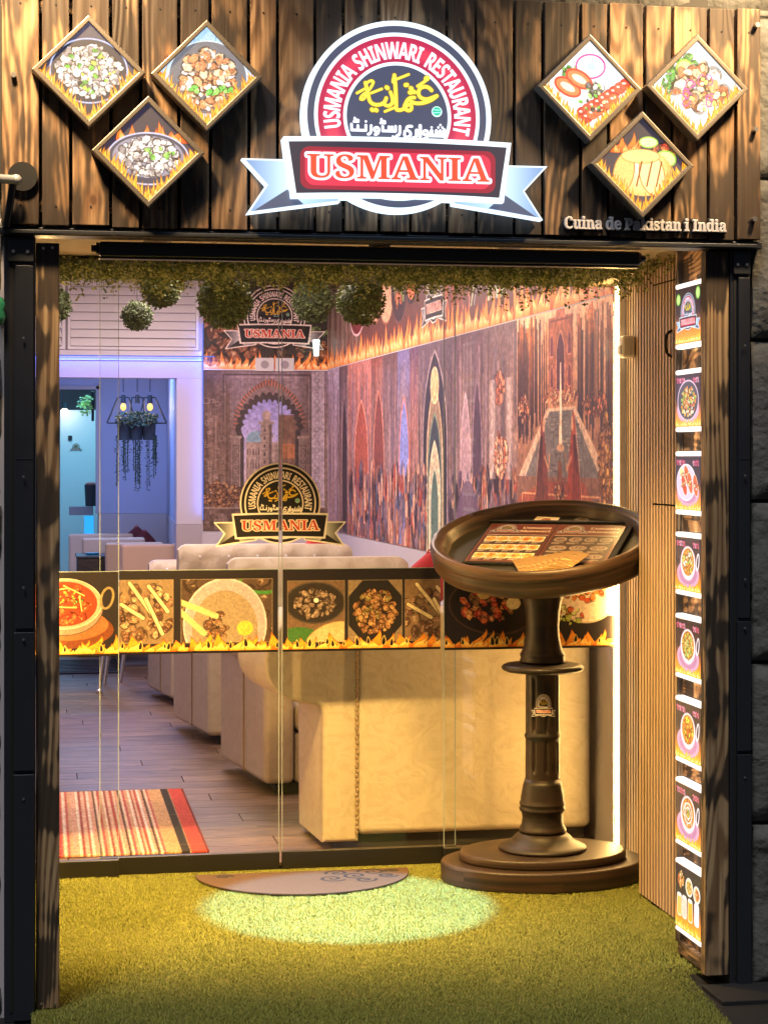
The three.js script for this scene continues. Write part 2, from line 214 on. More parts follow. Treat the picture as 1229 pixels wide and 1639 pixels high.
// the printed band on the glass, 2.2 m long and 0.32 m high; x in metres from the left pane
function bandArt() {
  const K = 880, W = 1960, H = Math.round(0.32 * K), cv = mkCanvas(W, H), c = cv.getContext('2d'); seed(31);
  c.fillStyle = '#221c20'; c.fillRect(0, 0, W, H);
  const box = (x0, x1, y0, y1, bg, f) => { c.save(); c.beginPath(); c.rect(x0 * K, y0 * K, (x1 - x0) * K, (y1 - y0) * K); c.fillStyle = bg; c.fill(); c.save(); c.clip(); f(x0 * K, y0 * K, (x1 - x0) * K, (y1 - y0) * K); c.restore(); c.strokeStyle = '#8a7a68'; c.lineWidth = 2; c.strokeRect(x0 * K, y0 * K, (x1 - x0) * K, (y1 - y0) * K); c.restore(); };
  const meat = ['#6b4536', '#8a6550', '#4a2f28', '#a58468', '#5a3a30', '#73533f'];
  // karahi at the left end
  ell(c, 0.1 * K, 0.22 * K, 0.17 * K, 0.07 * K, '#6e3a20'); ell(c, 0.1 * K, 0.2 * K, 0.15 * K, 0.06 * K, '#a0603a');
  ell(c, 0.085 * K, 0.135 * K, 0.145 * K, 0.105 * K, '#8f7a6c', '#4a3c34', 3); ell(c, 0.085 * K, 0.12 * K, 0.14 * K, 0.095 * K, '#b49c88', '#d8c4b0', 3); ell(c, 0.083 * K, 0.12 * K, 0.125 * K, 0.085 * K, '#a83a20'); ell(c, 0.245 * K, 0.1 * K, 0.022 * K, 0.04 * K, null, '#8f7d55', 8, 0.25);
  heap(c, 0.083 * K, 0.12 * K, 0.12 * K, 0.08 * K, 90, 12, ['#b8391c', '#d4582a', '#8f2a14', '#e07038', '#c24a22']); heap(c, 0.083 * K, 0.11 * K, 0.08 * K, 0.04 * K, 22, 6, ['#7a9a3a', '#4f7a2a']);
  c.strokeStyle = '#e8cf80'; c.lineWidth = 4; for (const [a, b, d, e] of [[0.03, 0.07, 0.1, 0.06], [0.08, 0.05, 0.16, 0.09], [0.03, 0.13, 0.13, 0.135], [0.14, 0.09, 0.15, 0.15], [0.05, 0.08, 0.02, 0.12]]) { c.beginPath(); c.moveTo(a * K, b * K); c.lineTo(d * K, e * K); c.stroke(); }
  const bones = (x, y, w, h) => { heap(c, x + w * 0.5, y + h * 0.55, w * 0.6, h * 0.5, 60, 20, [...meat, '#b89a7c', '#94755a']); for (const [a, b, d, e] of [[0.2, 0.05, 0.62, 0.55], [0.05, 0.38, 0.45, 0.6], [0.55, 0.1, 0.9, 0.5], [0.5, 0.3, 0.8, 0.85]]) { c.strokeStyle = '#5a4432'; c.lineWidth = 17; c.lineCap = 'round'; c.beginPath(); c.moveTo(x + a * w, y + b * h); c.lineTo(x + d * w, y + e * h); c.stroke(); c.strokeStyle = '#d8c6a0'; c.lineWidth = 12; c.stroke(); } };
  box(0.29, 0.5, 0.035, 0.28, '#85705a', bones);
  box(0.53, 0.885, 0.035, 0.28, '#4e3c34', (x, y, w, h) => {
    heap(c, x + w * 0.4, y + h * 0.4, w, h, 60, 26, ['#4a382f', '#55423a', '#5c473c'], 1); ell(c, x + w * 0.9, y + h * 0.02, w * 0.25, h * 0.2, null, '#3f7a3a', 12);
    ell(c, x + w * 0.48, y + h * 0.72, w * 0.45, h * 0.72, '#a89aa8', '#c9bcc8', 6); ell(c, x + w * 0.48, y + h * 0.8, w * 0.36, h * 0.62, '#93826f'); heap(c, x + w * 0.4, y + h * 0.75, w * 0.14, h * 0.22, 30, 16, meat); ell(c, x + w * 0.7, y + h * 0.78, 28, 26, '#c9b04a');
    for (const [a, b, d, e] of [[0, 0.36, 0.38, 0.58], [0, 0.52, 0.25, 0.85]]) { c.strokeStyle = '#cdbb86'; c.lineWidth = 20; c.lineCap = 'round'; c.beginPath(); c.moveTo(x + a * w, y + b * h); c.lineTo(x + d * w, y + e * h); c.stroke(); }
  });
  box(0.945, 1.17, 0.045, 0.285, '#6e5646', (x, y, w, h) => { c.fillStyle = '#3f6a34'; c.beginPath(); c.ellipse(x + w * 0.2, y + h * 0.95, w * 0.4, h * 0.2, 0, 0, 7); c.fill(); ell(c, x + w * 0.8, y + h * 0.95, w * 0.5, h * 0.26, '#cfae84', '#a07c50', 3, -0.3); ell(c, x + w * 0.48, y + h * 0.36, w * 0.52, h * 0.33, '#2d2725', '#4a413c', 5); heap(c, x + w * 0.46, y + h * 0.36, w * 0.42, h * 0.24, 90, 13, ['#5c4a42', '#7a655a', '#3e322e', '#8f7a6c']); ell(c, x + w * 0.5, y + h * 0.32, 9, 8, '#e8dccf'); });
  box(1.185, 1.4, 0.045, 0.285, '#8a7660', (x, y, w, h) => { c.fillStyle = '#231f20'; c.beginPath(); for (let k = 0; k < 8; k++) { const a = (k + 0.5) * Math.PI / 4; c.lineTo(x + w / 2 + Math.cos(a) * w * 0.56, y + h / 2 + Math.sin(a) * h * 0.56); } c.fill(); heap(c, x + w * 0.5, y + h * 0.5, w * 0.42, h * 0.4, 130, 14, ['#8a5c3a', '#a8794e', '#6e4429', '#c09462', '#7a6a3a']); });
  box(1.412, 1.558, 0.045, 0.285, '#80654f', (x, y, w, h) => bones(x, y + 5, w * 1.6, h));
  // last pane: sizzler and a plate of red meat
  ell(c, 1.76 * K, 0.15 * K, 0.18 * K, 0.11 * K, '#1c1515', '#4a3430', 7, 0.1); heap(c, 1.74 * K, 0.15 * K, 0.12 * K, 0.07 * K, 70, 18, ['#c8442a', '#e06a3a', '#b0341e', '#e8a05a', '#8a5a30']); ell(c, 1.84 * K, 0.14 * K, 26, 22, '#e8d8a8'); ell(c, 1.72 * K, 0.1 * K, 24, 20, '#e0c078');
  ell(c, 2.14 * K, 0.1 * K, 0.13 * K, 0.12 * K, '#f0dcc8', '#d8bfa0', 6); heap(c, 2.12 * K, 0.08 * K, 0.1 * K, 0.07 * K, 90, 13, ['#e05a20', '#f08a3a', '#c83f14', '#f0b060']); heap(c, 2.06 * K, 0.19 * K, 0.07 * K, 0.04 * K, 40, 12, ['#b8c85a', '#d8e08a', '#e0603a', '#f0e8c0']);
  flames(c, 0, W, H - 7, 68, 40, ['#ffd877', '#f0982c', '#cf5c16', '#54180a'], '#1c1210'); c.fillStyle = '#15100f'; c.fillRect(0, H - 8, W, 8);
  return cv;
}
// printer's grain: breaks up flat colour on printed pictures
function soften(cv, px) { const o = mkCanvas(cv.width, cv.height), c = o.getContext('2d'); c.drawImage(cv, 0, 0); c.filter = 'blur(' + px + 'px)'; c.drawImage(cv, 0, 0); return o; }
function grain(cv, amt, s = 9) {
  if (cv.width < 1000) cv = soften(cv, 0.8);
  const c = cv.getContext('2d'), w = cv.width, h = cv.height, im = c.getImageData(0, 0, w, h), d = im.data;
  for (let y = 0; y < h; y++) for (let x = 0; x < w; x++) { const k = 1 + 0.45 * amt * ((vn(x / s, y / s) - 0.5) * 1.2 + (hash2(x, y) - 0.5) * 0.5 + (vn(x / 2.7, y / 2.7) - 0.5) * 0.9), i = (y * w + x) * 4; d[i] *= k; d[i + 1] *= k; d[i + 2] *= k; }
  c.putImageData(im, 0, 0); return cv;
}
const vgrad = (c, y0, y1, ...cols) => { const g = c.createLinearGradient(0, y0, 0, y1); cols.forEach((q, i) => g.addColorStop(i / (cols.length - 1), q)); return g; };
function streaks(c, x0, x1, y0, y1, n, cols, w0, w1, a = 0.5) { for (let k = 0; k < n; k++) { c.globalAlpha = a * rr(0.4, 1); c.fillStyle = pick(cols); const x = rr(x0, x1), w = rr(w0, w1), y = rr(y0, y1 - (y1 - y0) * 0.2); c.fillRect(x, y, w, rr(0.15, 1) * (y1 - y)); } c.globalAlpha = 1; }
function archPath(c, x, y, w, h, point = 0.5) { c.beginPath(); c.moveTo(x - w / 2, y); c.lineTo(x - w / 2, y - h * 0.5); c.quadraticCurveTo(x - w / 2, y - h * 0.85, x, y - h); c.quadraticCurveTo(x + w / 2, y - h * 0.85, x + w / 2, y - h * 0.5); c.lineTo(x + w / 2, y); c.closePath(); }
function figure(c, x, y, h, robe, dark, s = 1) {         // a seated printed figure in a long veil
  c.fillStyle = robe; c.beginPath(); c.moveTo(x, y - h); c.quadraticCurveTo(x + s * h * 0.14, y - h * 0.9, x + s * h * 0.12, y - h * 0.62); c.quadraticCurveTo(x + s * h * 0.3, y - h * 0.3, x + s * h * 0.42, y); c.lineTo(x - s * h * 0.3, y); c.quadraticCurveTo(x - s * h * 0.26, y - h * 0.45, x - s * h * 0.12, y - h * 0.7); c.closePath(); c.fill();
  ell(c, x - s * h * 0.04, y - h * 0.86, h * 0.06, h * 0.075, '#c49a78'); c.strokeStyle = dark; c.lineWidth = h * 0.03; for (let k = 0; k < 5; k++) { c.beginPath(); c.moveTo(x + s * h * 0.05 * k * 0.4, y - h * 0.75); c.quadraticCurveTo(x + s * h * (0.1 + 0.05 * k), y - h * 0.4, x + s * h * (-0.1 + 0.12 * k), y); c.stroke(); }
  c.strokeStyle = '#b88a68'; c.lineWidth = h * 0.045; c.beginPath(); c.moveTo(x - s * h * 0.08, y - h * 0.55); c.lineTo(x - s * h * 0.3, y - h * 0.42); c.lineTo(x - s * h * 0.36, y - h * 0.58); c.stroke();
}
function muralBack() {
  const W = 720, H = 918, cv = mkCanvas(W, H), c = cv.getContext('2d'); seed(41);
  c.fillStyle = vgrad(c, 0, H, '#86788a', '#85766f', '#6f5f55'); c.fillRect(0, 0, W, H);
  streaks(c, 0, W, 0, H, 500, ['#5d5058', '#9a8c8c', '#6e5b50', '#b0a09a', '#4a4044'], 2, 9, 0.35);
  for (let k = 0; k < 16; k++) { c.fillStyle = 'rgba(50,38,36,0.25)'; c.fillRect(0, k * 58 + 30, W * 0.2, 3); c.fillRect(W * 0.84, k * 50, W * 0.16, 3); }
  c.strokeStyle = '#4b4046'; c.lineWidth = 7; c.strokeRect(W * 0.16, 28, W * 0.7, H); c.strokeStyle = '#a5969a'; c.lineWidth = 4; c.strokeRect(W * 0.175, 42, W * 0.67, H);
  const cx = W * 0.53;
  archPath(c, cx, H * 0.8, W * 0.64, H * 0.75); c.fillStyle = '#7b6a6c'; c.fill();
  c.save(); archPath(c, cx, H * 0.8, W * 0.64, H * 0.75); c.clip(); for (let k = 0; k < 70; k++) { const a = Math.PI * k / 69; c.strokeStyle = k % 2 ? '#b06a50' : '#5a4a4c'; c.lineWidth = 7; c.beginPath(); c.moveTo(cx + Math.cos(a) * W * 0.25, H * 0.36 - Math.sin(a) * H * 0.26); c.lineTo(cx + Math.cos(a) * W * 0.29, H * 0.36 - Math.sin(a) * H * 0.3); c.stroke(); } c.restore();
  const scallop = (g, col) => { c.beginPath(); const n = 15; c.moveTo(cx - W * (0.25 - g), H * 0.98); c.lineTo(cx - W * (0.25 - g), H * 0.42); for (let k = 0; k <= n; k++) { const a = Math.PI - Math.PI * k / n, q = Math.PI - Math.PI * (k - 0.5) / n; if (k) c.quadraticCurveTo(cx + Math.cos(q) * W * (0.3 - g), H * 0.38 - Math.sin(q) * H * (0.27 - g), cx + Math.cos(a) * W * (0.25 - g), H * 0.38 - Math.sin(a) * H * (0.22 - g)); } c.lineTo(cx + W * (0.25 - g), H * 0.98); c.closePath(); c.fillStyle = col; c.fill(); };
  scallop(0, '#3e3636'); c.save(); scallop(0.045, vgrad(c, H * 0.15, H * 0.65, '#8284c8', '#a2a0d2', '#b9aebf')); c.clip();
  ell(c, W * 0.42, H * 0.43, W * 0.075, H * 0.05, '#7fa3b8'); c.fillStyle = '#9a8b86'; c.fillRect(W * 0.34, H * 0.45, W * 0.34, H * 0.5);
  c.fillStyle = '#8f8079'; c.fillRect(W * 0.46, H * 0.33, W * 0.09, H * 0.5); c.fillRect(W * 0.445, H * 0.32, W * 0.12, H * 0.018); c.fillRect(W * 0.45, H * 0.4, W * 0.11, H * 0.02); c.fillRect(W * 0.475, H * 0.28, W * 0.06, H * 0.06); ell(c, W * 0.505, H * 0.28, W * 0.035, H * 0.025, '#a3938c'); c.fillRect(W * 0.5, H * 0.24, 5, 30);
  for (let r = 0; r < 4; r++) for (let k = 0; k < 5; k++) { archPath(c, W * (0.355 + 0.022 * k), H * (0.53 + r * 0.085), 9, 38); c.fillStyle = pick(['#5a4c4a', '#6a5c5a', '#4a3e40']); c.fill(); } streaks(c, W * 0.34, W * 0.6, H * 0.46, H * 0.85, 160, ['#7a6c66', '#a8988e', '#675a56'], 2, 14, 0.4); c.fillStyle = '#5e5250'; c.fillRect(W * 0.525, H * 0.34, W * 0.022, H * 0.5); for (let k = 0; k < 9; k++) { c.fillStyle = '#6a5c58'; c.fillRect(W * 0.465, H * (0.35 + k * 0.05), W * 0.08, 3); archPath(c, W * 0.49, H * (0.385 + k * 0.05), 10, 22); c.fillStyle = '#4e4244'; c.fill(); }
  c.fillStyle = '#6d5548'; c.fillRect(W * 0.6, H * 0.28, W * 0.2, H * 0.7); c.fillStyle = '#a06a44'; c.fillRect(W * 0.63, H * 0.46, W * 0.1, H * 0.09); streaks(c, W * 0.6, W * 0.8, H * 0.3, H * 0.9, 60, ['#4f3d35', '#8a6a55'], 2, 6); c.restore();
  for (const x of [0.26, 0.8]) { c.fillStyle = '#8c7d78'; c.fillRect(W * x - 26, H * 0.42, 52, H * 0.58); c.strokeStyle = '#4a3e3c'; c.lineWidth = 3; c.strokeRect(W * x - 16, H * 0.47, 32, H * 0.5); c.fillStyle = '#a09088'; c.fillRect(W * x - 34, H * 0.41, 68, 16); for (let k = 0; k < 12; k++) ell(c, W * x, H * (0.5 + 0.035 * k), 9, 11, null, '#55484a', 3); }
  c.fillStyle = '#a39aa8'; c.fillRect(W * 0.87, 0, W * 0.1, H); for (let k = 0; k < 24; k++) { ell(c, W * 0.91, 20 + k * 40, 14, 15, null, '#6b6270', 3); c.strokeStyle = '#cfc6d4'; c.lineWidth = 3; c.beginPath(); c.moveTo(W * 0.965, k * 40); c.lineTo(W * 0.965, k * 40 + 30); c.stroke(); }
  { const g = c.createLinearGradient(0, 0, W, 0); g.addColorStop(0, 'rgba(58,40,32,0.75)'); g.addColorStop(0.22, 'rgba(70,48,38,0.25)'); g.addColorStop(0.3, 'rgba(0,0,0,0)'); g.addColorStop(0.74, 'rgba(0,0,0,0)'); g.addColorStop(0.84, 'rgba(64,46,40,0.45)'); g.addColorStop(0.865, 'rgba(64,46,40,0)'); c.fillStyle = g; c.fillRect(0, 0, W, H); streaks(c, 0, W * 0.2, H * 0.05, H, 120, ['#5a4438', '#8a7468', '#40302a', '#a08c80'], 3, 22, 0.35); for (let k = 0; k < 60; k++) { c.strokeStyle = pick(['#4a3a36', '#a4948c']); c.lineWidth = 2; c.strokeRect(rr(0, W * 0.14), rr(H * 0.1, H * 0.75), rr(8, 30), rr(8, 40)); } }
  heap(c, W * 0.14, H * 0.78, W * 0.2, H * 0.09, 160, 15, ['#6b4a34', '#8a6244', '#54392a', '#9a7650']);
  c.fillStyle = '#57473f'; c.fillRect(0, H * 0.86, W, H * 0.14); streaks(c, 0, W, H * 0.86, H, 120, ['#7a675c', '#3f332e', '#93807a'], 6, 40, 0.5); c.fillStyle = '#8b7c74'; c.fillRect(0, H * 0.855, W, 8);
  return grain(cv, 0.5, 14);
}
function muralRight() {
  const W = 2048, H = 400, K = W / 6.79, V = H / 1.2, cv = mkCanvas(W, H), c = cv.getContext('2d'); seed(52);
  const Y = (h) => (2.267 - h) * V, band = (a, b, ...cols) => { c.fillStyle = vgrad(c, 0, H, ...cols); c.fillRect(a * K, 0, (b - a) * K + 1, H); };
  band(0, 0.6, '#a9a3bb', '#b0a4b4', '#93828a'); band(0.5, 0.95, '#5a4c54', '#463b42', '#4c3d3c'); band(0.85, 1.75, '#a87268', '#b06a55', '#8c5a4c'); band(1.7, 2.15, '#7d4a3c', '#6b5048', '#5a3d38'); band(2.1, 2.6, '#5c4846', '#6a5560', '#705a52'); band(2.55, 2.95, '#6b6a98', '#6f6c86', '#64504a'); band(2.9, 3.2, '#5a4660', '#9a5a48', '#6a4a44'); band(3.15, 4.0, '#5f5360', '#57494a', '#4d3e3a'); band(4.0, 4.75, '#5d4a56', '#6b5560', '#544048'); band(4.7, 5.35, '#6d5d64', '#857074', '#7a5448');
  streaks(c, 0, 5.35 * K, 0, H, 1500, ['#3f3338', '#b09a94', '#7a5a52', '#8f7f8e', '#55423f', '#c8a890', '#4b5570'], 2, 14, 0.4);
  for (const [u, w, h0, col, rim] of [[1.95, 0.34, 2.05, '#6a3d33', '#c08068'], [1.35, 0.5, 2.0, '#8a4a3a', '#d09078'], [2.74, 0.3, 1.98, '#7584c8', '#c87a58'], [3.57, 0.62, 2.22, '#2c2a33', '#a89aa0'], [3.57, 0.4, 2.02, '#8a7a64', '#d8c49a'], [3.57, 0.34, 1.86, '#2f3d44', '#6a8a7a'], [3.57, 0.28, 1.7, '#c0b79a', '#e0d8b8'], [3.57, 0.2, 1.55, '#4a6a62', '#b8c8b0'], [4.3, 0.22, 1.95, '#a08898', '#c0aab8'], [4.55, 0.2, 2.02, '#47394a', '#8a7688'], [0.72, 0.2, 2.05, '#2f2830', '#6a5a60']]) { archPath(c, u * K, H, w * K, (h0 - 1.067) * V); c.fillStyle = col; c.fill(); c.strokeStyle = rim; c.lineWidth = 6; c.stroke(); }
  ell(c, 3.57 * K, Y(2.02), 30, 34, '#e0b888', '#f0d8b0', 4);
  for (const [u, n, w] of [[1.5, 60, 0.6], [2.3, 50, 0.4], [3.0, 60, 0.35], [4.4, 60, 0.5], [5.0, 90, 0.32]]) for (let k = 0; k < n * 4; k++) { const x = (u + rr(-w, w)) * K, y = Y(rr(1.07, 1.5)), rx = rr(3, 11), ry = rr(8, 38); ell(c, x, y, rx, ry, pick(['#5a382e', '#8a5a44', '#2c2026', '#6a5a6a', '#94705c', '#443650', '#8a3c2c', '#221c26', '#3c4a66', '#c09c80'])); ell(c, x - rx * 0.3, y - ry * 0.4, rx * 0.3, ry * 0.3, 'rgba(255,235,215,0.25)'); }
  c.fillStyle = '#5c4c68'; c.beginPath(); c.ellipse(4.35 * K, H, 0.3 * K, 0.42 * V, 0, Math.PI, 0); c.fill();
  for (const u of [4.86, 5.18]) { const g = c.createLinearGradient(u * K - 24, 0, u * K + 24, 0); g.addColorStop(0, 'rgba(200,188,190,0)'); g.addColorStop(0.5, 'rgba(200,188,190,0.8)'); g.addColorStop(1, 'rgba(200,188,190,0)'); c.fillStyle = g; c.fillRect(u * K - 24, Y(2.0), 48, 0.5 * V); }
  heap(c, 5.0 * K, Y(1.95), 0.1 * K, 0.08 * V, 40, 9, ['#b06048', '#d89070', '#8a4a3c']); heap(c, 5.02 * K, Y(1.62), 0.14 * K, 0.12 * V, 60, 10, ['#b85038', '#d8a080', '#7a3a2c', '#e8c8a8']);
  
  // the court with the fountain
  const X = (u) => u * K, poly = (col, ...p) => { c.fillStyle = col; c.beginPath(); p.forEach(([u, h], i) => (i ? c.lineTo(X(u), Y(h)) : c.moveTo(X(u), Y(h)))); c.closePath(); c.fill(); };
  c.fillStyle = vgrad(c, 0, H, '#e8c8a4', '#b98a68', '#7a5a4c', '#5f3c30'); c.fillRect(X(5.33), 0, W - X(5.33), H);
  for (const [a, b] of [[5.33, 5.82], [6.3, 6.8]]) { for (let k = 0; k < 60; k++) { const u = rr(a, b), g = c.createLinearGradient(0, Y(2.27), 0, Y(1.78)); g.addColorStop(0, pick(['#e09048', '#c8702f', '#8a5a3a', '#5a4038'])); g.addColorStop(0.45, pick(['#7a4428', '#3c2c2e', '#4a352f'])); g.addColorStop(1, '#33272b'); c.fillStyle = g; c.fillRect(X(u), Y(rr(2.12, 2.27)), rr(3, 8), 0.45 * V); } }
  c.fillStyle = '#a5664c'; c.fillRect(X(5.86), Y(2.235), X(6.24) - X(5.86), 0.34 * V); ell(c, X(6.05), Y(2.24), 22, 14, '#b8745a'); c.strokeStyle = '#7a4638'; c.lineWidth = 3; c.strokeRect(X(5.88), Y(2.22), X(6.22) - X(5.88), 0.3 * V);
  archPath(c, X(6.05), Y(1.9), 0.13 * K, 0.27 * V); c.fillStyle = '#4c2636'; c.fill(); c.strokeStyle = '#d09478'; c.stroke(); for (const u of [5.915, 6.185]) for (const h of [1.92, 2.06]) { archPath(c, X(u), Y(h), 15, 34); c.fillStyle = '#6b3640'; c.fill(); c.strokeStyle = '#c48a70'; c.lineWidth = 2; c.stroke(); }
  heap(c, X(6.05), Y(1.875), 0.3 * K, 0.035 * V, 120, 4.5, ['#b86a48', '#e0b080', '#6a3a34', '#f0d8b0', '#8a4a3c']);
  poly('#cdb7a2', [5.84, 1.83], [6.27, 1.83], [6.74, 1.52], [5.36, 1.52]); poly('#6f6f70', [5.875, 1.815], [6.235, 1.815], [6.62, 1.52], [5.48, 1.52]); for (let k = 0; k < 60; k++) { c.fillStyle = pick(['#8f8d88', '#5a5c60', '#a39c92', '#4f4e54']); const h = rr(1.53, 1.8), w = rr(6, 26); c.fillRect(X(rr(5.75, 6.35)) - w / 2, Y(h), w, 2); }
  poly('#efe2cf', [6.045, 2.03], [6.06, 2.03], [6.075, 1.66], [6.03, 1.66]); ell(c, X(6.05), Y(1.65), 17, 6, '#c9a888');
  heap(c, X(5.45), Y(1.84), 0.1 * K, 0.08 * V, 80, 5, ['#8a4a34', '#c87a50', '#4a2c2c', '#e0b088']); heap(c, X(6.55), Y(1.83), 0.2 * K, 0.06 * V, 90, 5, ['#8a4a34', '#c87a50', '#4a2c2c']); heap(c, X(6.7), Y(1.6), 0.11 * K, 0.2 * V, 150, 7, ['#b07a3c', '#8a5628', '#d8a850', '#6a4428', '#5a3a24']);
  poly('#8f4a34', [5.36, 1.42], [5.8, 1.5], [6.4, 1.5], [6.72, 1.28], [6.72, 1.05], [5.36, 1.05]); c.strokeStyle = '#cf9c6c'; c.lineWidth = 3; c.strokeRect(X(5.42), Y(1.44), 1.2 * K, 0.5 * V);
  for (const [u, s, robe, d] of [[5.77, -1, '#6f3428', '#2c1818'], [6.24, 1, '#9a4428', '#4a2018']]) { c.save(); c.translate(X(u), 0); c.scale(0.62, 1); figure(c, 0, Y(1.36), 0.46 * V, robe, d, s); c.restore(); c.strokeStyle = '#d8986a'; c.lineWidth = 2; c.beginPath(); c.moveTo(X(u) + s * 6, Y(1.8)); c.quadraticCurveTo(X(u) + s * 26, Y(1.6), X(u) + s * 40, Y(1.38)); c.stroke(); }
  c.fillStyle = '#5a2c20'; c.beginPath(); c.ellipse(X(5.7), Y(1.42), 16, 34, 0.6, 0, 7); c.fill(); c.fillStyle = '#262632'; c.beginPath(); c.ellipse(X(5.72), Y(1.33), 34, 24, 0, 0, 7); c.fill(); poly('#a85030', [6.2, 1.42], [6.4, 1.4], [6.58, 1.28], [6.2, 1.28]);
  ell(c, X(6.04), Y(1.53), 10, 22, '#7a4a30'); heap(c, X(6.03), Y(1.45), 0.08 * K, 0.05 * V, 50, 4.5, ['#5a2c24', '#c8884a', '#2f2028', '#e8c890']); heap(c, X(6.0), Y(1.34), 0.13 * K, 0.05 * V, 60, 5, ['#f0e0c8', '#c8a070', '#4a2a24', '#8a5a40']);
  c.globalAlpha = 0.05; c.fillStyle = '#6a5490'; c.fillRect(0, 0, W, H); c.globalAlpha = 1;
  return grain(cv, 0.55, 7);
}
function upperBack() {
  const W = 720, H = 560, K = W / 0.93, cv = mkCanvas(W, H), c = cv.getContext('2d'); seed(63);
  c.fillStyle = '#33302c'; c.fillRect(0, 0, W, H); heap(c, W * 0.15, H * 0.7, W * 0.4, H * 0.25, 60, 46, ['#5a3628', '#7a4a34', '#3a2a24', '#8a5a40']); heap(c, W * 0.85, H * 0.75, W * 0.35, H * 0.2, 40, 46, ['#4a3a2c', '#7a4a34', '#2f3a2a', '#8f5a3c']); heap(c, W * 0.8, H * 0.5, W * 0.3, H * 0.2, 60, 24, ['#3f5a34', '#2f4a2c', '#54703f']);
  fullLogo(c, 0.53 * K, H - 0.39 * K, 0.232 * K, 'print'); flames(c, 0, W, H, 0.155 * K, 16, ['#ffe6b0', '#f0a050', '#d8602a', '#7a2a12']);
  return grain(cv, 0.35, 8);
}
function upperRight() {
  const W = 2048, H = 250, K = W / 6.79, V = H / 0.733, cv = mkCanvas(W, H), c = cv.getContext('2d'); seed(74);
  c.fillStyle = vgrad(c, 0, H, '#4a3434', '#5a3c36', '#6a3c30'); c.fillRect(0, 0, W, H); const Y = (h) => (3.0 - h) * V;
  streaks(c, 0, 1.3 * K, 0, H, 200, ['#7a6a5a', '#9a8874', '#54463c', '#b09c88'], 3, 8, 0.6);
  ell(c, 1.2 * K, Y(2.62), 0.28 * K, 0.17 * V, '#6b2c2c', '#d0b0b0', 6); ell(c, 1.85 * K, Y(2.62), 0.2 * K, 0.13 * V, '#c99a78', '#8a5c44', 5); ell(c, 2.2 * K, Y(2.6), 0.2 * K, 0.14 * V, '#d0a884', '#8a5c44', 5); ell(c, 2.6 * K, Y(2.66), 0.24 * K, 0.22 * V, '#3a2c30', '#6a4a48', 6); heap(c, 2.6 * K, Y(2.68), 0.18 * K, 0.15 * V, 40, 14, ['#a84a34', '#c87a50', '#7a8a4a']); ell(c, 2.95 * K, Y(2.7), 0.16 * K, 0.16 * V, '#c8704a', '#2a2228', 9);
  streaks(c, 3.8 * K, 4.4 * K, 0, H, 60, ['#a8482c', '#d0704a', '#7a3428', '#e8a888'], 4, 16, 0.6); for (let k = 0; k < 30; k++) { c.strokeStyle = pick(['#d8d4c0', '#8aa05a', '#b8c4a0', '#9aa8b0']); c.lineWidth = rr(3, 8); c.beginPath(); const u = rr(4.4, 5.4); c.moveTo(u * K, Y(2.4)); c.quadraticCurveTo((u + 0.1) * K, Y(2.6), (u + rr(-0.2, 0.4)) * K, Y(2.9)); c.stroke(); }
  heap(c, 6.0 * K, Y(2.55), 0.8 * K, 0.15 * V, 90, 26, ['#8a4a34', '#b86a44', '#5a342c', '#c89070', '#6a5a3a']);
  flames(c, 0, W, H, 0.22 * V, 62, ['#ffd890', '#f0964a', '#d8602a', '#7a2a12']);
  c.save(); c.scale(1, V / K); fullLogo(c, 3.55 * K, Y(2.57) * K / V, 0.2 * K, 'print'); c.restore();
  return grain(cv, 0.4, 7);
}
function rugArt() {                                      // stripes run away from the door; x across the rug, 0.75 m
  const W = 512, H = 512, cv = mkCanvas(W, H), c = cv.getContext('2d'); seed(85);
  c.fillStyle = '#c9a07a'; c.fillRect(0, 0, W, H); let x = 0; const plan = [[45, '#b8403a'], [26, '#2c2322'], [40, '#c49a70']];
  const mids = ['#b0454a', '#ecdacb', '#3a2a2a', '#d89a88', '#f0e2d6', '#a8343a', '#e2b8a6', '#8a2830', '#f0e0d0', '#c9a080'];
  let i = 0; const put = (w, col) => { c.fillStyle = col; c.beginPath(); c.moveTo(W - x, 0); for (let y = 0; y <= H; y += 6) c.lineTo(W - x + ((y / 6) % 2 ? 2.5 : -2.5), y); for (let y = H; y >= 0; y -= 6) c.lineTo(W - x - w + ((y / 6) % 2 ? 2.5 : -2.5), y); c.fill(); x += w; };
  plan.forEach(([w, q]) => put(w, q)); while (x < W - 90) { put(rr(5, 12), mids[i++ % mids.length]); if (rnd() < 0.1) put(17, pick(['#b03a3e', '#d8a890', '#a82c34'])); } put(26, '#c49a70'); put(22, '#2c2322'); put(60, '#b8403a');
  for (let k = 0; k < 5000; k++) { const X = rr(70, W - 110), Y = rr(0, H); c.fillStyle = pick(['#f4e8dc', '#b04a4c', '#e8cbb8', '#7a2a2c', '#d8a494']); c.globalAlpha = 0.4; c.fillRect(X, Y, 5, 2.5); } c.globalAlpha = 1;
  return grain(cv, 0.55, 5);
}
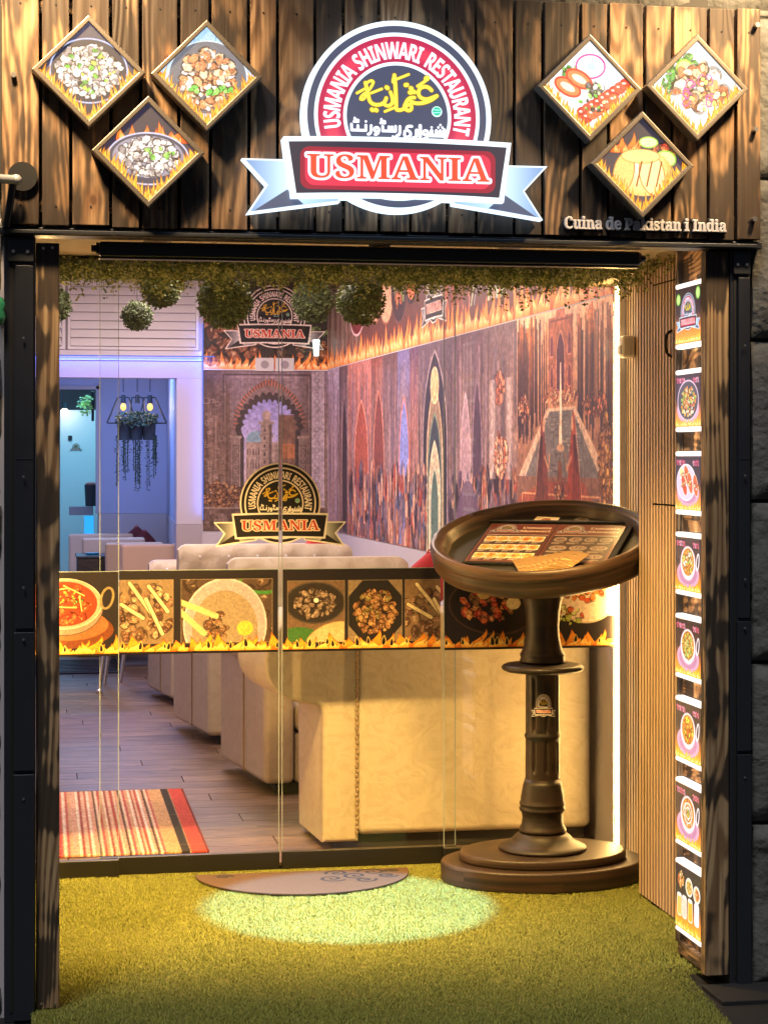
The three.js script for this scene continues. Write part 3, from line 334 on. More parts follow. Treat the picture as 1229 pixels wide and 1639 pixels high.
function menuArt() {
  const W = 1024, H = 680, cv = mkCanvas(W, H), c = cv.getContext('2d'); seed(96);
  c.fillStyle = '#5a2a22'; c.fillRect(0, 0, W, H);
  for (const p of [0, 1]) {
    const x = p * W / 2; c.fillStyle = vgrad(c, 0, H, '#6e3528', '#5a2a22'); c.fillRect(x, 0, W / 2, H); c.strokeStyle = '#8a5a48'; c.lineWidth = 6; c.strokeRect(x + 3, 3, W / 2 - 6, H - 6);
    fullLogo(c, x + 140, 84, 74, 'gold'); c.fillStyle = '#f0dcc8'; c.font = 'bold 50px serif'; c.textAlign = 'center'; c.fillText('Usmania', x + 370, 84); c.fillText('Shinwari', x + 370, 146);
    c.fillStyle = '#3a2c28'; c.fillRect(x + 22, 196, W / 2 - 44, H - 230); c.fillStyle = '#d8c4ae'; c.fillRect(x + 22, 196, W / 2 - 44, 8);
    for (let r = 0; r < 3; r++) { const n = p ? 4 - (r > 0) : 5; for (let k = 0; k < n; k++) { const w = (W / 2 - 60) / n, xx = x + 30 + k * w, yy = 226 + r * 150; c.fillStyle = p ? '#443832' : '#f0e0c8'; c.fillRect(xx + 2, yy, w - 4, 92); ell(c, xx + w / 2, yy + 46, w * 0.4, 38, p ? '#8a7a70' : '#f4b45a', p ? '#c0b0a4' : '#e8964a', 4); heap(c, xx + w / 2, yy + 46, w * 0.3, 26, 14, 11, p ? ['#a08878', '#c8b09c', '#6a5448', '#8a6a4a'] : ['#e8742a', '#f0a03a', '#d84a28', '#f8c860']); c.fillStyle = p ? '#b8a898' : '#d8c8b4'; c.fillRect(xx + 6, yy + 102, w * 0.8, 7); c.fillRect(xx + 6, yy + 116, w * 0.55, 7); c.fillStyle = '#8a5a44'; c.fillRect(x + 30, yy + 134, W / 2 - 60, 3); } }
  }
  return cv;
}
// ---------- textures that show what surfaces are made of ----------
function dataTex(w, h, f, { srgb = true, rep } = {}) {
  const d = new Uint8Array(w * h * 4);
  for (let y = 0; y < h; y++) for (let x = 0; x < w; x++) { const p = f(x / w, y / h), i = (y * w + x) * 4; for (let k = 0; k < 3; k++) d[i + k] = srgb ? toS(p[k]) : Math.max(0, Math.min(255, p[k] * 255)); d[i + 3] = 255; }
  const t = new THREE.DataTexture(d, w, h); t.wrapS = t.wrapT = THREE.RepeatWrapping; t.magFilter = THREE.LinearFilter; t.minFilter = THREE.LinearFilter; if (srgb) t.colorSpace = THREE.SRGBColorSpace; if (rep) t.repeat.set(...rep); t.needsUpdate = true; return t;
}
function canTex(cv) { const t = new THREE.CanvasTexture(cv); t.colorSpace = THREE.SRGBColorSpace; return t; }
// burnt and brushed softwood, 1 m x 2 m, grain upwards
function burntWood(w, h, burn, seedX, bands = 0) {
  return (u, v) => {
    const x = u, y = v * 2, warp = fbm(x * 6 + seedX, y * 0.9, 3), ring = Math.sin((x * (bands ? 95 : 52) + warp * 26) * 3.0), fine = fbm(x * 150 + seedX, y * 3, 3), g = 0.5 + 0.5 * ring;
    let col = mix3([0.34, 0.215, 0.11], [0.17, 0.095, 0.045], sstep(0.25, 0.95, g) * (bands ? 1 : 0.85)); col = mix3(col, [0.11, 0.052, 0.022], (fine - 0.38) * 1.5);
    const kx = x * 7.3 + seedX, ky = y * 2.1, ki = Math.floor(kx), kj = Math.floor(ky), kr = hash2(ki + 71, kj + 13); if (kr > 0.72) { const dx = (kx - ki - 0.5) / 7.3, dy = (ky - kj - 0.5) / 2.1, q = Math.hypot(dx * 1.2, dy * 0.7); col = mix3(col, [0.05, 0.022, 0.012], sstep(0.017, 0.006, q)); col = mix3(col, [0.14, 0.06, 0.025], sstep(0.04, 0.015, q) * 0.5); }
    const ch = bands ? fbm(x * 9 + seedX * 3, y * 7.5, 3) * 0.7 + fbm(x * 30, y * 12, 2) * 0.3 : fbm(x * 11 + seedX * 3, y * 3.4, 4) * 0.6 + fbm(x * 34, y * 9, 3) * 0.4;
    const c = sstep(0.5 - burn * 0.12, (bands ? 0.58 : 0.64) - burn * 0.09, ch + (g - 0.5) * 0.07); return mix3(col, [0.028, 0.019, 0.014], c * 0.93);
  };
}
const TX = {
  board: dataTex(1024, 2048, burntWood(1024, 2048, 0.92, 3.1)),
  post: dataTex(512, 2048, ((f) => (u, v) => f(u * 0.25, v))(burntWood(512, 2048, 0.55, 11.7, 1)), { rep: [4, 1] }),
  woodBump: dataTex(512, 1024, (u, v) => { const k = 0.5 + 0.25 * Math.sin((u * 46 + fbm(u * 6 + 3.1, v * 1.8, 3) * 26) * 3) + 0.3 * (fbm(u * 150, v * 6, 2) - 0.5); return [k, k, k]; }, { srgb: false }),
  stone: dataTex(512, 512, (u, v) => { const k = fbm(u * 9, v * 9, 5), q = fbm(u * 60, v * 60, 3); return mix3([0.20, 0.195, 0.185], [0.38, 0.37, 0.35], k * 0.6 + q * 0.5 - 0.05); }),
  stoneBump: dataTex(512, 512, (u, v) => { const k = fbm(u * 40, v * 40, 4) * 0.6 + fbm(u * 12, v * 12, 3) * 0.6 - 0.1; return [k, k, k]; }, { srgb: false }),
  oak: dataTex(256, 1024, (u, v) => mix3([0.63, 0.46, 0.34], [0.48, 0.33, 0.23], fbm(u * 26 + fbm(u * 4, v * 2, 2) * 5, v * 3, 3) * 1.1 - 0.1)),
  walnut: dataTex(512, 512, (u, v) => mix3([0.085, 0.045, 0.027], [0.028, 0.017, 0.012], sstep(0.3, 0.75, fbm(u * 4 + fbm(u * 6, v * 10, 3) * 2, v * 26, 4)))),
  leather: dataTex(512, 512, (u, v) => { const a = fbm(u * 40 + fbm(u * 9, v * 9, 2) * 8, v * 40, 3); return mix3([0.55, 0.465, 0.345], [0.46, 0.375, 0.265], sstep(0.35, 0.75, a) * 0.6 + (fbm(u * 5, v * 5, 3) - 0.5) * 0.35); }),
  leatherBump: dataTex(512, 512, (u, v) => { const a = fbm(u * 34 + fbm(u * 9, v * 9, 2) * 9, v * 34, 3), b = 1 - Math.abs(2 * fbm(u * 22 + 5, v * 22 + fbm(u * 12, v * 12, 2) * 4, 3) - 1); const k = a * 0.5 + b * 0.5; return [k, k, k]; }, { srgb: false }),
  plank: dataTex(1024, 512, (u, v) => { const a = fbm(u * 5, v * 60 + fbm(u * 4, v * 8, 3) * 10, 4), b = fbm(u * 20, v * 160, 2); return mix3([0.23, 0.17, 0.13], [0.11, 0.076, 0.056], sstep(0.3, 0.72, a * 0.7 + b * 0.3)); }),
  turf: dataTex(512, 512, (u, v) => mix3([0.07, 0.075, 0.012], [0.16, 0.15, 0.03], fbm(u * 70, v * 70, 3))),
  blotch: dataTex(256, 256, (u, v) => { const k = 0.55 + 0.5 * fbm(u * 8, v * 8, 4); return [k, k, k]; }, { srgb: false }),
  asphalt: dataTex(256, 256, (u, v) => mix3([0.03, 0.03, 0.032], [0.075, 0.073, 0.07], fbm(u * 60, v * 60, 3))),
};
// ---------- materials ----------
const std = (color, roughness = 0.7, o = {}) => new THREE.MeshStandardMaterial({ color: Array.isArray(color) ? new THREE.Color().setRGB(...color) : color, roughness, ...o });
const glow = (rgb, k = 1, o = {}) => std([0.02, 0.02, 0.02], 0.5, { emissive: new THREE.Color().setRGB(...rgb), emissiveIntensity: k, ...o });
const printLit = (tex, k = 1) => std([0.05, 0.05, 0.05], 0.25, { emissive: new THREE.Color(1, 1, 1), emissiveMap: tex, emissiveIntensity: k * 0.92 });
const M = {
  board: std([1, 1, 1], 0.62, { map: TX.board, bumpMap: TX.woodBump, bumpScale: 0.0025 }),
  post: std([1.3, 1.4, 1.5], 0.6, { map: TX.post, bumpMap: TX.woodBump, bumpScale: 0.0025 }),
  spacer: std([1.3, 1.15, 1.0], 0.95, { map: TX.post }), black: std([0.012, 0.012, 0.014], 0.8), steel: std([0.034, 0.038, 0.05], 0.42, { metalness: 0.3, roughnessMap: TX.blotch }), steelEdge: std([0.05, 0.055, 0.065], 0.4, { metalness: 0.4 }),
  bolt: std([0.55, 0.55, 0.55], 0.3, { metalness: 0.9 }), chrome: std([0.6, 0.6, 0.6], 0.22, { metalness: 1 }),
  stone: std([0.44, 0.46, 0.48], 0.92, { map: TX.stone, bumpMap: TX.stoneBump, bumpScale: 0.012 }), mortar: std([0.05, 0.048, 0.045], 0.95),
  asphalt: std([0.2, 0.2, 0.2], 0.9, { map: TX.asphalt }), turf: std([1, 1, 1], 0.95, { map: TX.turf }),
  frame: std([0.20, 0.175, 0.15], 0.42, { metalness: 0.5 }), oak: std([1, 1, 1], 0.55, { map: TX.oak }), oakBack: std([0.02, 0.014, 0.01], 0.9),
  ceiling: std([0.42, 0.33, 0.24], 0.8, { roughnessMap: TX.blotch }), walnut: std([0.62, 0.6, 0.6], 0.45, { map: TX.walnut, bumpMap: TX.walnut, bumpScale: 0.0008 }), darkWood: std([0.27, 0.25, 0.25], 0.5, { map: TX.walnut, bumpMap: TX.walnut, bumpScale: 0.0008 }), trayFloor: std([0.03, 0.027, 0.022], 0.55),
  leather: std([1, 1, 1], 0.52, { map: TX.leather, bumpMap: TX.leatherBump, bumpScale: 0.0022 }), seam: std([0.30, 0.21, 0.12], 0.7), plinth: std([0.02, 0.018, 0.016], 0.8),
  wall: std([0.56, 0.53, 0.57], 0.8, { roughnessMap: TX.blotch }), wallGrey: std([0.42, 0.38, 0.40], 0.8), wallBlueCast: std([0.36, 0.40, 0.56], 0.8, { roughnessMap: TX.blotch }), blockDark: std([0.035, 0.032, 0.03], 0.9, { map: TX.stone }), white: std([0.78, 0.77, 0.76], 0.55), trim: std([0.75, 0.72, 0.72], 0.6),  // the blue passage wall has part of the blue lamplight mixed into its colour
  plank: std([1, 0.9, 0.8], 0.42, { map: TX.plank }), trayWood: std([1.05, 1.02, 1.05], 0.45, { map: TX.walnut, bumpMap: TX.walnut, bumpScale: 0.0006 }), groove: std([0.03, 0.025, 0.022], 0.9),
  glass: new THREE.MeshPhysicalMaterial({ color: new THREE.Color().setRGB(0.97, 0.985, 0.975), roughness: 0, transmission: 1, thickness: 0, ior: 1.5 }),
  glassEdge: std([0.30, 0.37, 0.40], 0.35), paper: std([0.75, 0.66, 0.5], 0.7), kraft: std([0.50, 0.33, 0.13], 0.75), card: std([0.8, 0.74, 0.62], 0.6),
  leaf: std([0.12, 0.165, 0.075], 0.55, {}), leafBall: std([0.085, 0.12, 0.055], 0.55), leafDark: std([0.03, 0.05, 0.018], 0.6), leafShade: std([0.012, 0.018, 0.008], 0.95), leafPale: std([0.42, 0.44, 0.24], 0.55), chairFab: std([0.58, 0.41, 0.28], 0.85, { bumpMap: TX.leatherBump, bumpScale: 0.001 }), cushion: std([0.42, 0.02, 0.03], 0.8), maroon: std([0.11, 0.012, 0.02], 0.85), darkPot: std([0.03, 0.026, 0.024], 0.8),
};
for (const k of ['leaf', 'leafDark', 'leafPale', 'leafBall']) { const m = M[k], p = new THREE.MeshPhysicalMaterial({ color: m.color, roughness: 0.75, transmission: 0.3, thickness: 0, side: THREE.DoubleSide }); M[k] = p; }
// ---------- building helpers ----------
M.boards = [1.1, 0.72, 0.9, 0.62, 1.0].map((k) => std([k, k * 0.98, k * 1.02], 0.62, { map: TX.board, bumpMap: TX.woodBump, bumpScale: 0.0025 }));
const usedNames = new Map();
function numbered(n) { const k = usedNames.get(n) ?? 0; usedNames.set(n, k + 1); return k ? n + '_' + String(k).padStart(3, '0') : n; }
function thing(name, label, category, [x, y, z] = [0, 0, 0], group) { const o = new THREE.Group(); o.name = numbered(name); o.position.set(x, y, z); o.userData = { label, category }; if (group) o.userData.group = group; scene.add(o); return o; }
function part(name, geo, mat, parent, o = {}) { const m = new THREE.Mesh(Array.isArray(geo) ? (geo.length > 1 ? merge(geo) : geo[0]) : geo, mat); m.name = name; m.castShadow = m.receiveShadow = true; if (o.at) m.position.set(...o.at); if (o.rot) m.rotation.set(...o.rot); if (o.label) m.userData.label = o.label; if (o.kind) m.userData.kind = o.kind; parent.add(m); return m; }
function struct(name, geo, mat, parent) { const m = part(name, geo, mat, parent ?? scene); if (!parent) { m.name = numbered(name); m.userData.kind = 'structure'; } return m; }
function tag(m, label, category, group) { m.name = numbered(m.name); m.userData.label = label; m.userData.category = category; if (group) m.userData.group = group; return m; }
const merge = (list) => mergeGeometries(list.map((g) => { const q = g.index ? g.toNonIndexed() : g; for (const k of Object.keys(q.attributes)) if (!['position', 'normal', 'uv'].includes(k)) q.deleteAttribute(k); return q; }));
// box given by its limits, uv in metres with an offset; turn = grain sideways
function bx(x0, x1, y0, y1, z0, z1, { du = 0, dv = 0, turn = false, seg = [1, 1, 1] } = {}) {
  const w = x1 - x0, h = y1 - y0, d = z1 - z0, g = new THREE.BoxGeometry(w, h, d, ...seg); boxUV(g, w, h, d, du, dv, turn); g.translate((x0 + x1) / 2, (y0 + y1) / 2, (z0 + z1) / 2); return g;
}
function boxUV(g, w, h, d, du = 0, dv = 0, turn = false, kv = 1) {
  const p = g.attributes.position, n = g.attributes.normal, uv = g.attributes.uv;
  for (let i = 0; i < p.count; i++) { const ax = Math.abs(n.getX(i)), ay = Math.abs(n.getY(i)), az = Math.abs(n.getZ(i)); let u, v; if (ax > ay && ax > az) { u = p.getZ(i); v = p.getY(i); } else if (ay > az) { u = p.getX(i); v = p.getZ(i); } else { u = p.getX(i); v = p.getY(i); } if (turn) [u, v] = [v, u]; uv.setXY(i, u + du, v * kv + dv); }
  return g;
}
function rb(x0, x1, y0, y1, z0, z1, r = 0.006, o = {}) { const w = x1 - x0, h = y1 - y0, d = z1 - z0, g = new RoundedBoxGeometry(w, h, d, o.seg ?? 2, Math.min(r, w / 2.01, h / 2.01, d / 2.01)); boxUV(g, w, h, d, o.du ?? 0, o.dv ?? 0, o.turn, o.kv ?? 1); g.translate((x0 + x1) / 2, (y0 + y1) / 2, (z0 + z1) / 2); return g; }
const cyl = (r0, r1, h, x, y, z, n = 20, rot) => { const g = new THREE.CylinderGeometry(r1, r0, h, n); if (rot === 'x') g.rotateZ(Math.PI / 2); if (rot === 'z') g.rotateX(Math.PI / 2); g.translate(x, y, z); return g; };
const tube = (pts, r, seg = 24, n = 8) => new THREE.TubeGeometry(new THREE.CatmullRomCurve3(pts.map((p) => new THREE.Vector3(...p))), seg, r, n);
const bar = (a, b, r, n = 8) => { const A = new THREE.Vector3(...a), B = new THREE.Vector3(...b), d = B.clone().sub(A), g = new THREE.CylinderGeometry(r, r, d.length(), n); g.applyQuaternion(new THREE.Quaternion().setFromUnitVectors(new THREE.Vector3(0, 1, 0), d.normalize())); g.translate(...A.add(B).multiplyScalar(0.5).toArray()); return g; };
function extrude(shape, depth, bevel = 0, seg = 12) { return new THREE.ExtrudeGeometry(shape, { depth, bevelEnabled: bevel > 0, bevelSize: bevel, bevelThickness: bevel, bevelSegments: 2, curveSegments: seg }); }
// a lamp: the light sits just in front of the glowing face it belongs to
function rectLight(name, rgb, k, w, h, at, look, parent = scene) { const l = new THREE.RectAreaLight(new THREE.Color().setRGB(...rgb), k, w, h); l.name = name; l.position.set(...at); scene.add(l); l.lookAt(...look); return l; }
// =====================================================================  the setting
struct('ground', bx(-30, 30, -0.3, -0.03, -16, 30), M.asphalt);
// fine artificial turf laid from the street to the door
{
  const g = new THREE.PlaneGeometry(1.94, 2.42, 1, 1); g.rotateX(-Math.PI / 2); g.translate(0.94, 0.0, -0.58); const uv = g.attributes.uv; for (let i = 0; i < uv.count; i++) uv.setXY(i, uv.getX(i) * 2.1, uv.getY(i) * 2.1);
  struct('turf_base', [g, bx(1.912, 2.155, -0.002, 0, -1.12, -0.3), bx(1.912, 2.298, -0.002, 0, -1.755, -1.121)], M.turf);
  seed(301); const blade = (x, z, a, h, w, b) => { const c = Math.cos(a) * w, s = Math.sin(a) * w, bx_ = Math.cos(a + 1.57) * b, bz = Math.sin(a + 1.57) * b; return [x - c, 0, z - s, x + c, 0, z + s, x + bx_, h, z + bz]; };
  const tuft = new THREE.BufferGeometry(), P = []; for (let k = 0; k < 7; k++) P.push(...blade(rr(-0.004, 0.004), rr(-0.004, 0.004), rnd() * 6.3, rr(0.004, 0.0075), 0.0009, rr(-0.007, 0.007))); tuft.setAttribute('position', new THREE.Float32BufferAttribute(P, 3)); tuft.computeVertexNormals();
  const N = 105000, im = new THREE.InstancedMesh(tuft, std([1, 1, 1], 0.8, { side: THREE.DoubleSide }), N), m4 = new THREE.Matrix4(), col = new THREE.Color(), q = new THREE.Quaternion(), up = new THREE.Vector3(0, 1, 0);
  for (let i = 0; i < N; i++) { const z = rr(-1.755, 0.62), xm = z > -0.02 ? 1.965 - z * 0.09 : z > -0.29 ? 2.018 : z > -1.125 ? 2.156 : 2.29, x = rr(-0.028, xm); q.setFromAxisAngle(up, rnd() * 6.28); const s = rr(0.75, 1.25) * (0.8 + 0.45 * fbm(x * 5, z * 5, 3)); m4.compose(new THREE.Vector3(x, 0.0005, z), q, new THREE.Vector3(s, s, s)); im.setMatrixAt(i, m4); const t = fbm(x * 3 + 9, z * 3, 3) * 0.5 + rnd() * 0.6; col.setRGB(0.17 + 0.175 * t, 0.19 + 0.17 * t, 0.03 + 0.045 * t); im.setColorAt(i, col); }
  im.name = 'artificial_turf'; im.userData = { label: 'short green artificial turf covering the floor of the entrance porch', category: 'turf', kind: 'stuff' }; im.castShadow = im.receiveShadow = true; scene.add(im);
}
// ---- stone piers left and right, and the stone above the fascia
const stoneVars = [];
function stoneBlock(w, h, d, s) { const g = new THREE.BoxGeometry(w, h, d, Math.max(2, Math.round(w * 36)), Math.max(2, Math.round(h * 36)), 2), p = g.attributes.position; boxUV(g, w, h, d, s * 0.37, s * 0.61, false); for (let i = 0; i < p.count; i++) { const x = p.getX(i), y = p.getY(i), z = p.getZ(i), e = Math.min(w / 2 - Math.abs(x), h / 2 - Math.abs(y)); if (z > 0) p.setZ(i, z + (fbm((x + s) * 9, y * 9, 4) - 0.5) * 0.05 - sstep(0.03, 0, e) * 0.02); } g.computeVertexNormals(); return g; }
function pier(label, x0, x1, z, rows, s0, top) {
  const t = thing('stone_wall', label, 'wall', [x0, 0, z]); const w = x1 - x0; part('mortar', bx(0.003, w - 0.003, -0.03, top, -0.22, -0.055), M.mortar, t); let y = -0.03, k = s0;
  while (y < top - 0.02) { const h = Math.min(rows, top - y); const n = Math.max(1, Math.round(w / 0.75)), off = (k % 2) * 0.3; let x = 0; for (let j = 0; j <= n; j++) { const x1_ = j === n ? w : Math.min(w, (j + 1) * w / n - off * w / n); if (x1_ - x < 0.05) continue; part('stone_block', stoneBlock(x1_ - x - 0.012, h - 0.012, 0.18, k + j * 3), M.stone, t, { at: [(x + x1_) / 2, y + h / 2, -0.1] }); x = x1_; } y += rows; k++; }
  return t;
}
pier('rough grey stone wall at the left edge, beside the black shutter rail', -1.6, -0.112, 0.0, 0.5, 1, 3.0);
pier('rough grey stone wall at the right edge, beside the black shutter rail', 2.158, 3.8, 0.045, 0.5, 4, 3.0);
{ const t = thing('stone_lintel', 'grey stone course just above the burnt wood sign board', 'stone lintel', [-1.6, 2.985, 0.02]); for (let k = 0; k < 6; k++) part('stone_block', stoneBlock(0.885, 0.55, 0.25, 20 + k), M.stone, t, { at: [0.45 + k * 0.9, 0.275, -0.13] }); part('mortar', bx(0, 5.4, 0.003, 0.55, -0.3, -0.07), M.mortar, t); }
// ---- porch: ceiling, hidden left wall, walls behind the right lining
struct('porch_ceiling', bx(-0.03, 2.4, 2.302, 2.40, -1.9, 0.0), M.ceiling);
struct('porch_wall', [bx(-0.2, -0.055, -0.03, 2.302, -1.9, -0.03)], M.wall);
struct('porch_wall', [bx(2.335, 2.5, -0.03, 2.302, -1.9, -0.03)], M.oakBack);
struct('facade_wall', [bx(-0.2, 2.5, 2.402, 3.2, -0.1, 0.005), bx(-0.7, 2.6, 2.402, 3.2, -1.98, -1.82), bx(-0.7, -0.2, -0.03, 2.40, -1.98, -1.82)], M.mortar);
// ---- dining room behind the glass
const roomFloor = struct('room_floor', bx(-0.75, 2.6, -0.3, -0.001, -17.2, -1.84), M.groove);
{ seed(77); const gs = []; for (let k = 0; k < 6; k++) gs.push(bx(0, 1.28, 0, 0.012, 0, 0.176, { du: k * 0.37, dv: k * 0.29 })); let row = 0;
  const pm = [0.92, 1.0, 1.1, 0.85].map((k) => std([k, k * 0.88, k * 0.78], 0.42, { map: TX.plank }));
  for (let z = -1.85; z > -9.6; z -= 0.18, row++) for (let x = -0.75 - (row * 0.43 % 1.2); x < 2.35; x += 1.285) part('plank', gs[Math.floor(rnd() * 6)], pm[Math.floor(rnd() * 4)], roomFloor, { at: [x, 0, z - 0.18] });
  const far = []; for (let z = -9.6; z > -17; z -= 0.18) far.push(bx(-0.74, 1.3, 0, 0.011, z - 0.177, z, { dv: z })); part('far_planks', far, M.plank, roomFloor, { kind: 'stuff' }); }
struct('room_ceiling', bx(-0.75, 2.6, 3.0, 3.1, -8.75, -1.82), M.wall);
struct('room_wall_left', bx(-0.75, -0.6, 0.0, 3.0, -17.2, -1.98), M.wall);
// right wall, very slightly splayed; a light dado below the printed mural
const wallAng = Math.atan2(2.275 - 2.10, 6.79), rightWall = new THREE.Group();
{ const t = struct('room_wall_right', [bx(0, 6.79, 0.0, 3.0, -0.15, 0)], M.wall); t.position.set(2.10, 0, -8.59); t.rotation.y = -Math.PI / 2 + Math.atan2(0.175, 6.79) ; }
function onRight(u0, u1, y0, y1, lift, name, mat, parent = scene) { const g = new THREE.BoxGeometry(u1 - u0, y1 - y0, 0.004); const m = part(name, g, mat, parent); const a = -Math.PI / 2 + Math.atan2(0.175, 6.79), u = (u0 + u1) / 2; m.rotation.y = a; m.position.set(2.10 + Math.cos(a) * u + Math.sin(a) * lift, (y0 + y1) / 2, -8.59 - Math.sin(a) * u + Math.cos(a) * lift); return m; }
// end wall with the passage, pier and louvre field
struct('end_wall', [bx(1.157, 2.25, 0, 3.0, -8.74, -8.59), bx(-0.6, 1.157, 2.322, 3.0, -8.74, -8.59)], M.wall);
struct('passage_lintel', bx(-0.6, 1.157, 2.197, 2.321, -8.75, -8.575), M.wall);
struct('passage_pier', [bx(0.975, 1.157, 1.12, 2.196, -8.75, -8.575)], M.wall);
struct('pier_dado', [bx(0.973, 1.159, 0.0, 1.118, -8.752, -8.572)], M.wallGrey);
{ const w = struct('passage_wall', [bx(0, 0.12, 1.12, 2.6, -3.06, -0.16)], M.wallBlueCast); w.position.set(0.978, 0, -8.59); w.rotation.y = -0.038; const d = struct('passage_dado', [bx(-0.003, 0.12, 0, 1.118, -3.06, -0.16)], M.wallGrey); d.position.copy(w.position); d.rotation.copy(w.rotation); }
struct('passage_ceiling', bx(-0.6, 1.3, 2.6, 2.7, -17.2, -8.75), M.wall);
struct('passage_end_wall', [bx(0.49, 1.2, 1.12, 2.6, -11.75, -11.6), bx(-0.6, 0.49, 2.235, 2.6, -11.75, -11.6)], M.wallBlueCast);
struct('passage_end_dado', [bx(0.488, 1.2, 0, 1.118, -11.752, -11.597)], M.wallGrey);
struct('back_room_wall', [bx(-0.6, 1.3, 0, 2.6, -16.6, -16.45)], M.wall);
struct('back_room_side', [bx(0.95, 1.1, 0, 2.6, -16.45, -11.75)], M.wall);
for (let k = 0; k < 8; k++) struct('siding_board', [bx(0.13, 0.94, 0.02 + k * 0.155, 0.165 + k * 0.155, -16.45, -16.43)], M.white);
// =====================================================================  the shop front
const FZ = 0.07;
{ // charred softwood boards nailed side by side on two battens
  const t = thing('sign_board', 'wide fascia of charred vertical wooden boards carrying the lit restaurant sign', 'fascia', [0, 2.27, 0.04]);
  const e = [-0.118, -0.004, 0.082, 0.196, 0.282, 0.393, 0.484, 0.597, 0.682, 0.792, 0.877, 0.984, 1.078, 1.19, 1.278, 1.395, 1.483, 1.599, 1.687, 1.801, 1.89, 2.004, 2.092, 2.176];
  part('backing', bx(-0.116, 2.174, 0.0, 0.71, -0.03, -0.012), M.black, t); seed(11);
  for (const y of [0.045, 0.62]) part('batten', bx(-0.115, 2.172, y, y + 0.035, -0.012, 0.004, { turn: true, dv: y }), M.post, t);
  for (let i = 0; i < 23; i++) { const l = e[i] + 0.0045, r = e[i + 1] - 0.0045, dz = rr(-0.003, 0.003), b = part('board', rb(l, r, rr(0, 0.006), 0.712 + rr(-0.004, 0.002), 0.005 + dz, 0.03 + dz, 0.003, { du: 0.08 + rnd() * 0.84, dv: 0.2 + rnd() * 0.6, kv: 0.5 }), M.boards[(i * 7 + (i >> 2)) % 5], t); for (const y of [0.06, 0.64]) part('nail', cyl(0.003, 0.003, 0.002, (l + r) / 2, y, 0.031 + dz, 8, 'z'), M.black, b); }
  for (const [x, y] of [[-0.08, 0.43], [2.155, 0.66], [2.15, 0.34], [2.146, 0.065]]) part('screw', [cyl(0.008, 0.0075, 0.022, x, y, 0.04, 14, 'z')], M.bolt, t);
}
{ // tag line in thick raised letters
  const t = thing('lettering', 'grey raised words Cuina de Pakistan i India along the lower right of the boards', 'lettering', [1.545, 2.2945, FZ + 0.002]);
  const font = await new FontLoader().loadAsync('fonts/droid/droid_serif_bold.typeface.json'); let x = 0; const s = 0.0345;
  for (const word of ['Cuina', 'de', 'Pakistan', 'i', 'India']) {
    const g = new TextGeometry(word, { font, size: s, depth: 0.008, curveSegments: 5, bevelEnabled: true, bevelSize: 0.0016, bevelThickness: 0.001, bevelSegments: 1 }); g.computeBoundingBox(); const w = g.boundingBox.max.x; const o = new TextGeometry(word, { font, size: s, depth: 0.003, curveSegments: 4, bevelEnabled: true, bevelSize: 0.0052, bevelThickness: 0.001, bevelSegments: 1 });
    part('word', g, M.letter ??= std([0.5, 0.5, 0.56], 0.5), t, { at: [x, 0, 0.004] }); part('outline', o, M.black, t, { at: [x, 0, 0] }); x += w + 0.0125;
  }
  t.scale.set(0.512 / (x - 0.0125), 1, 1);
}
function shapeFrom(pts, R) { const s = new THREE.Shape(); pts.forEach(([x, y], i) => (i ? s.lineTo(x * R, -y * R) : s.moveTo(x * R, -y * R))); s.closePath(); return s; }
function planarUV(g, x0, y0, w, h) { const p = g.attributes.position, uv = g.attributes.uv; for (let i = 0; i < p.count; i++) uv.setXY(i, (p.getX(i) - x0) / w, (p.getY(i) - y0) / h); return g; }
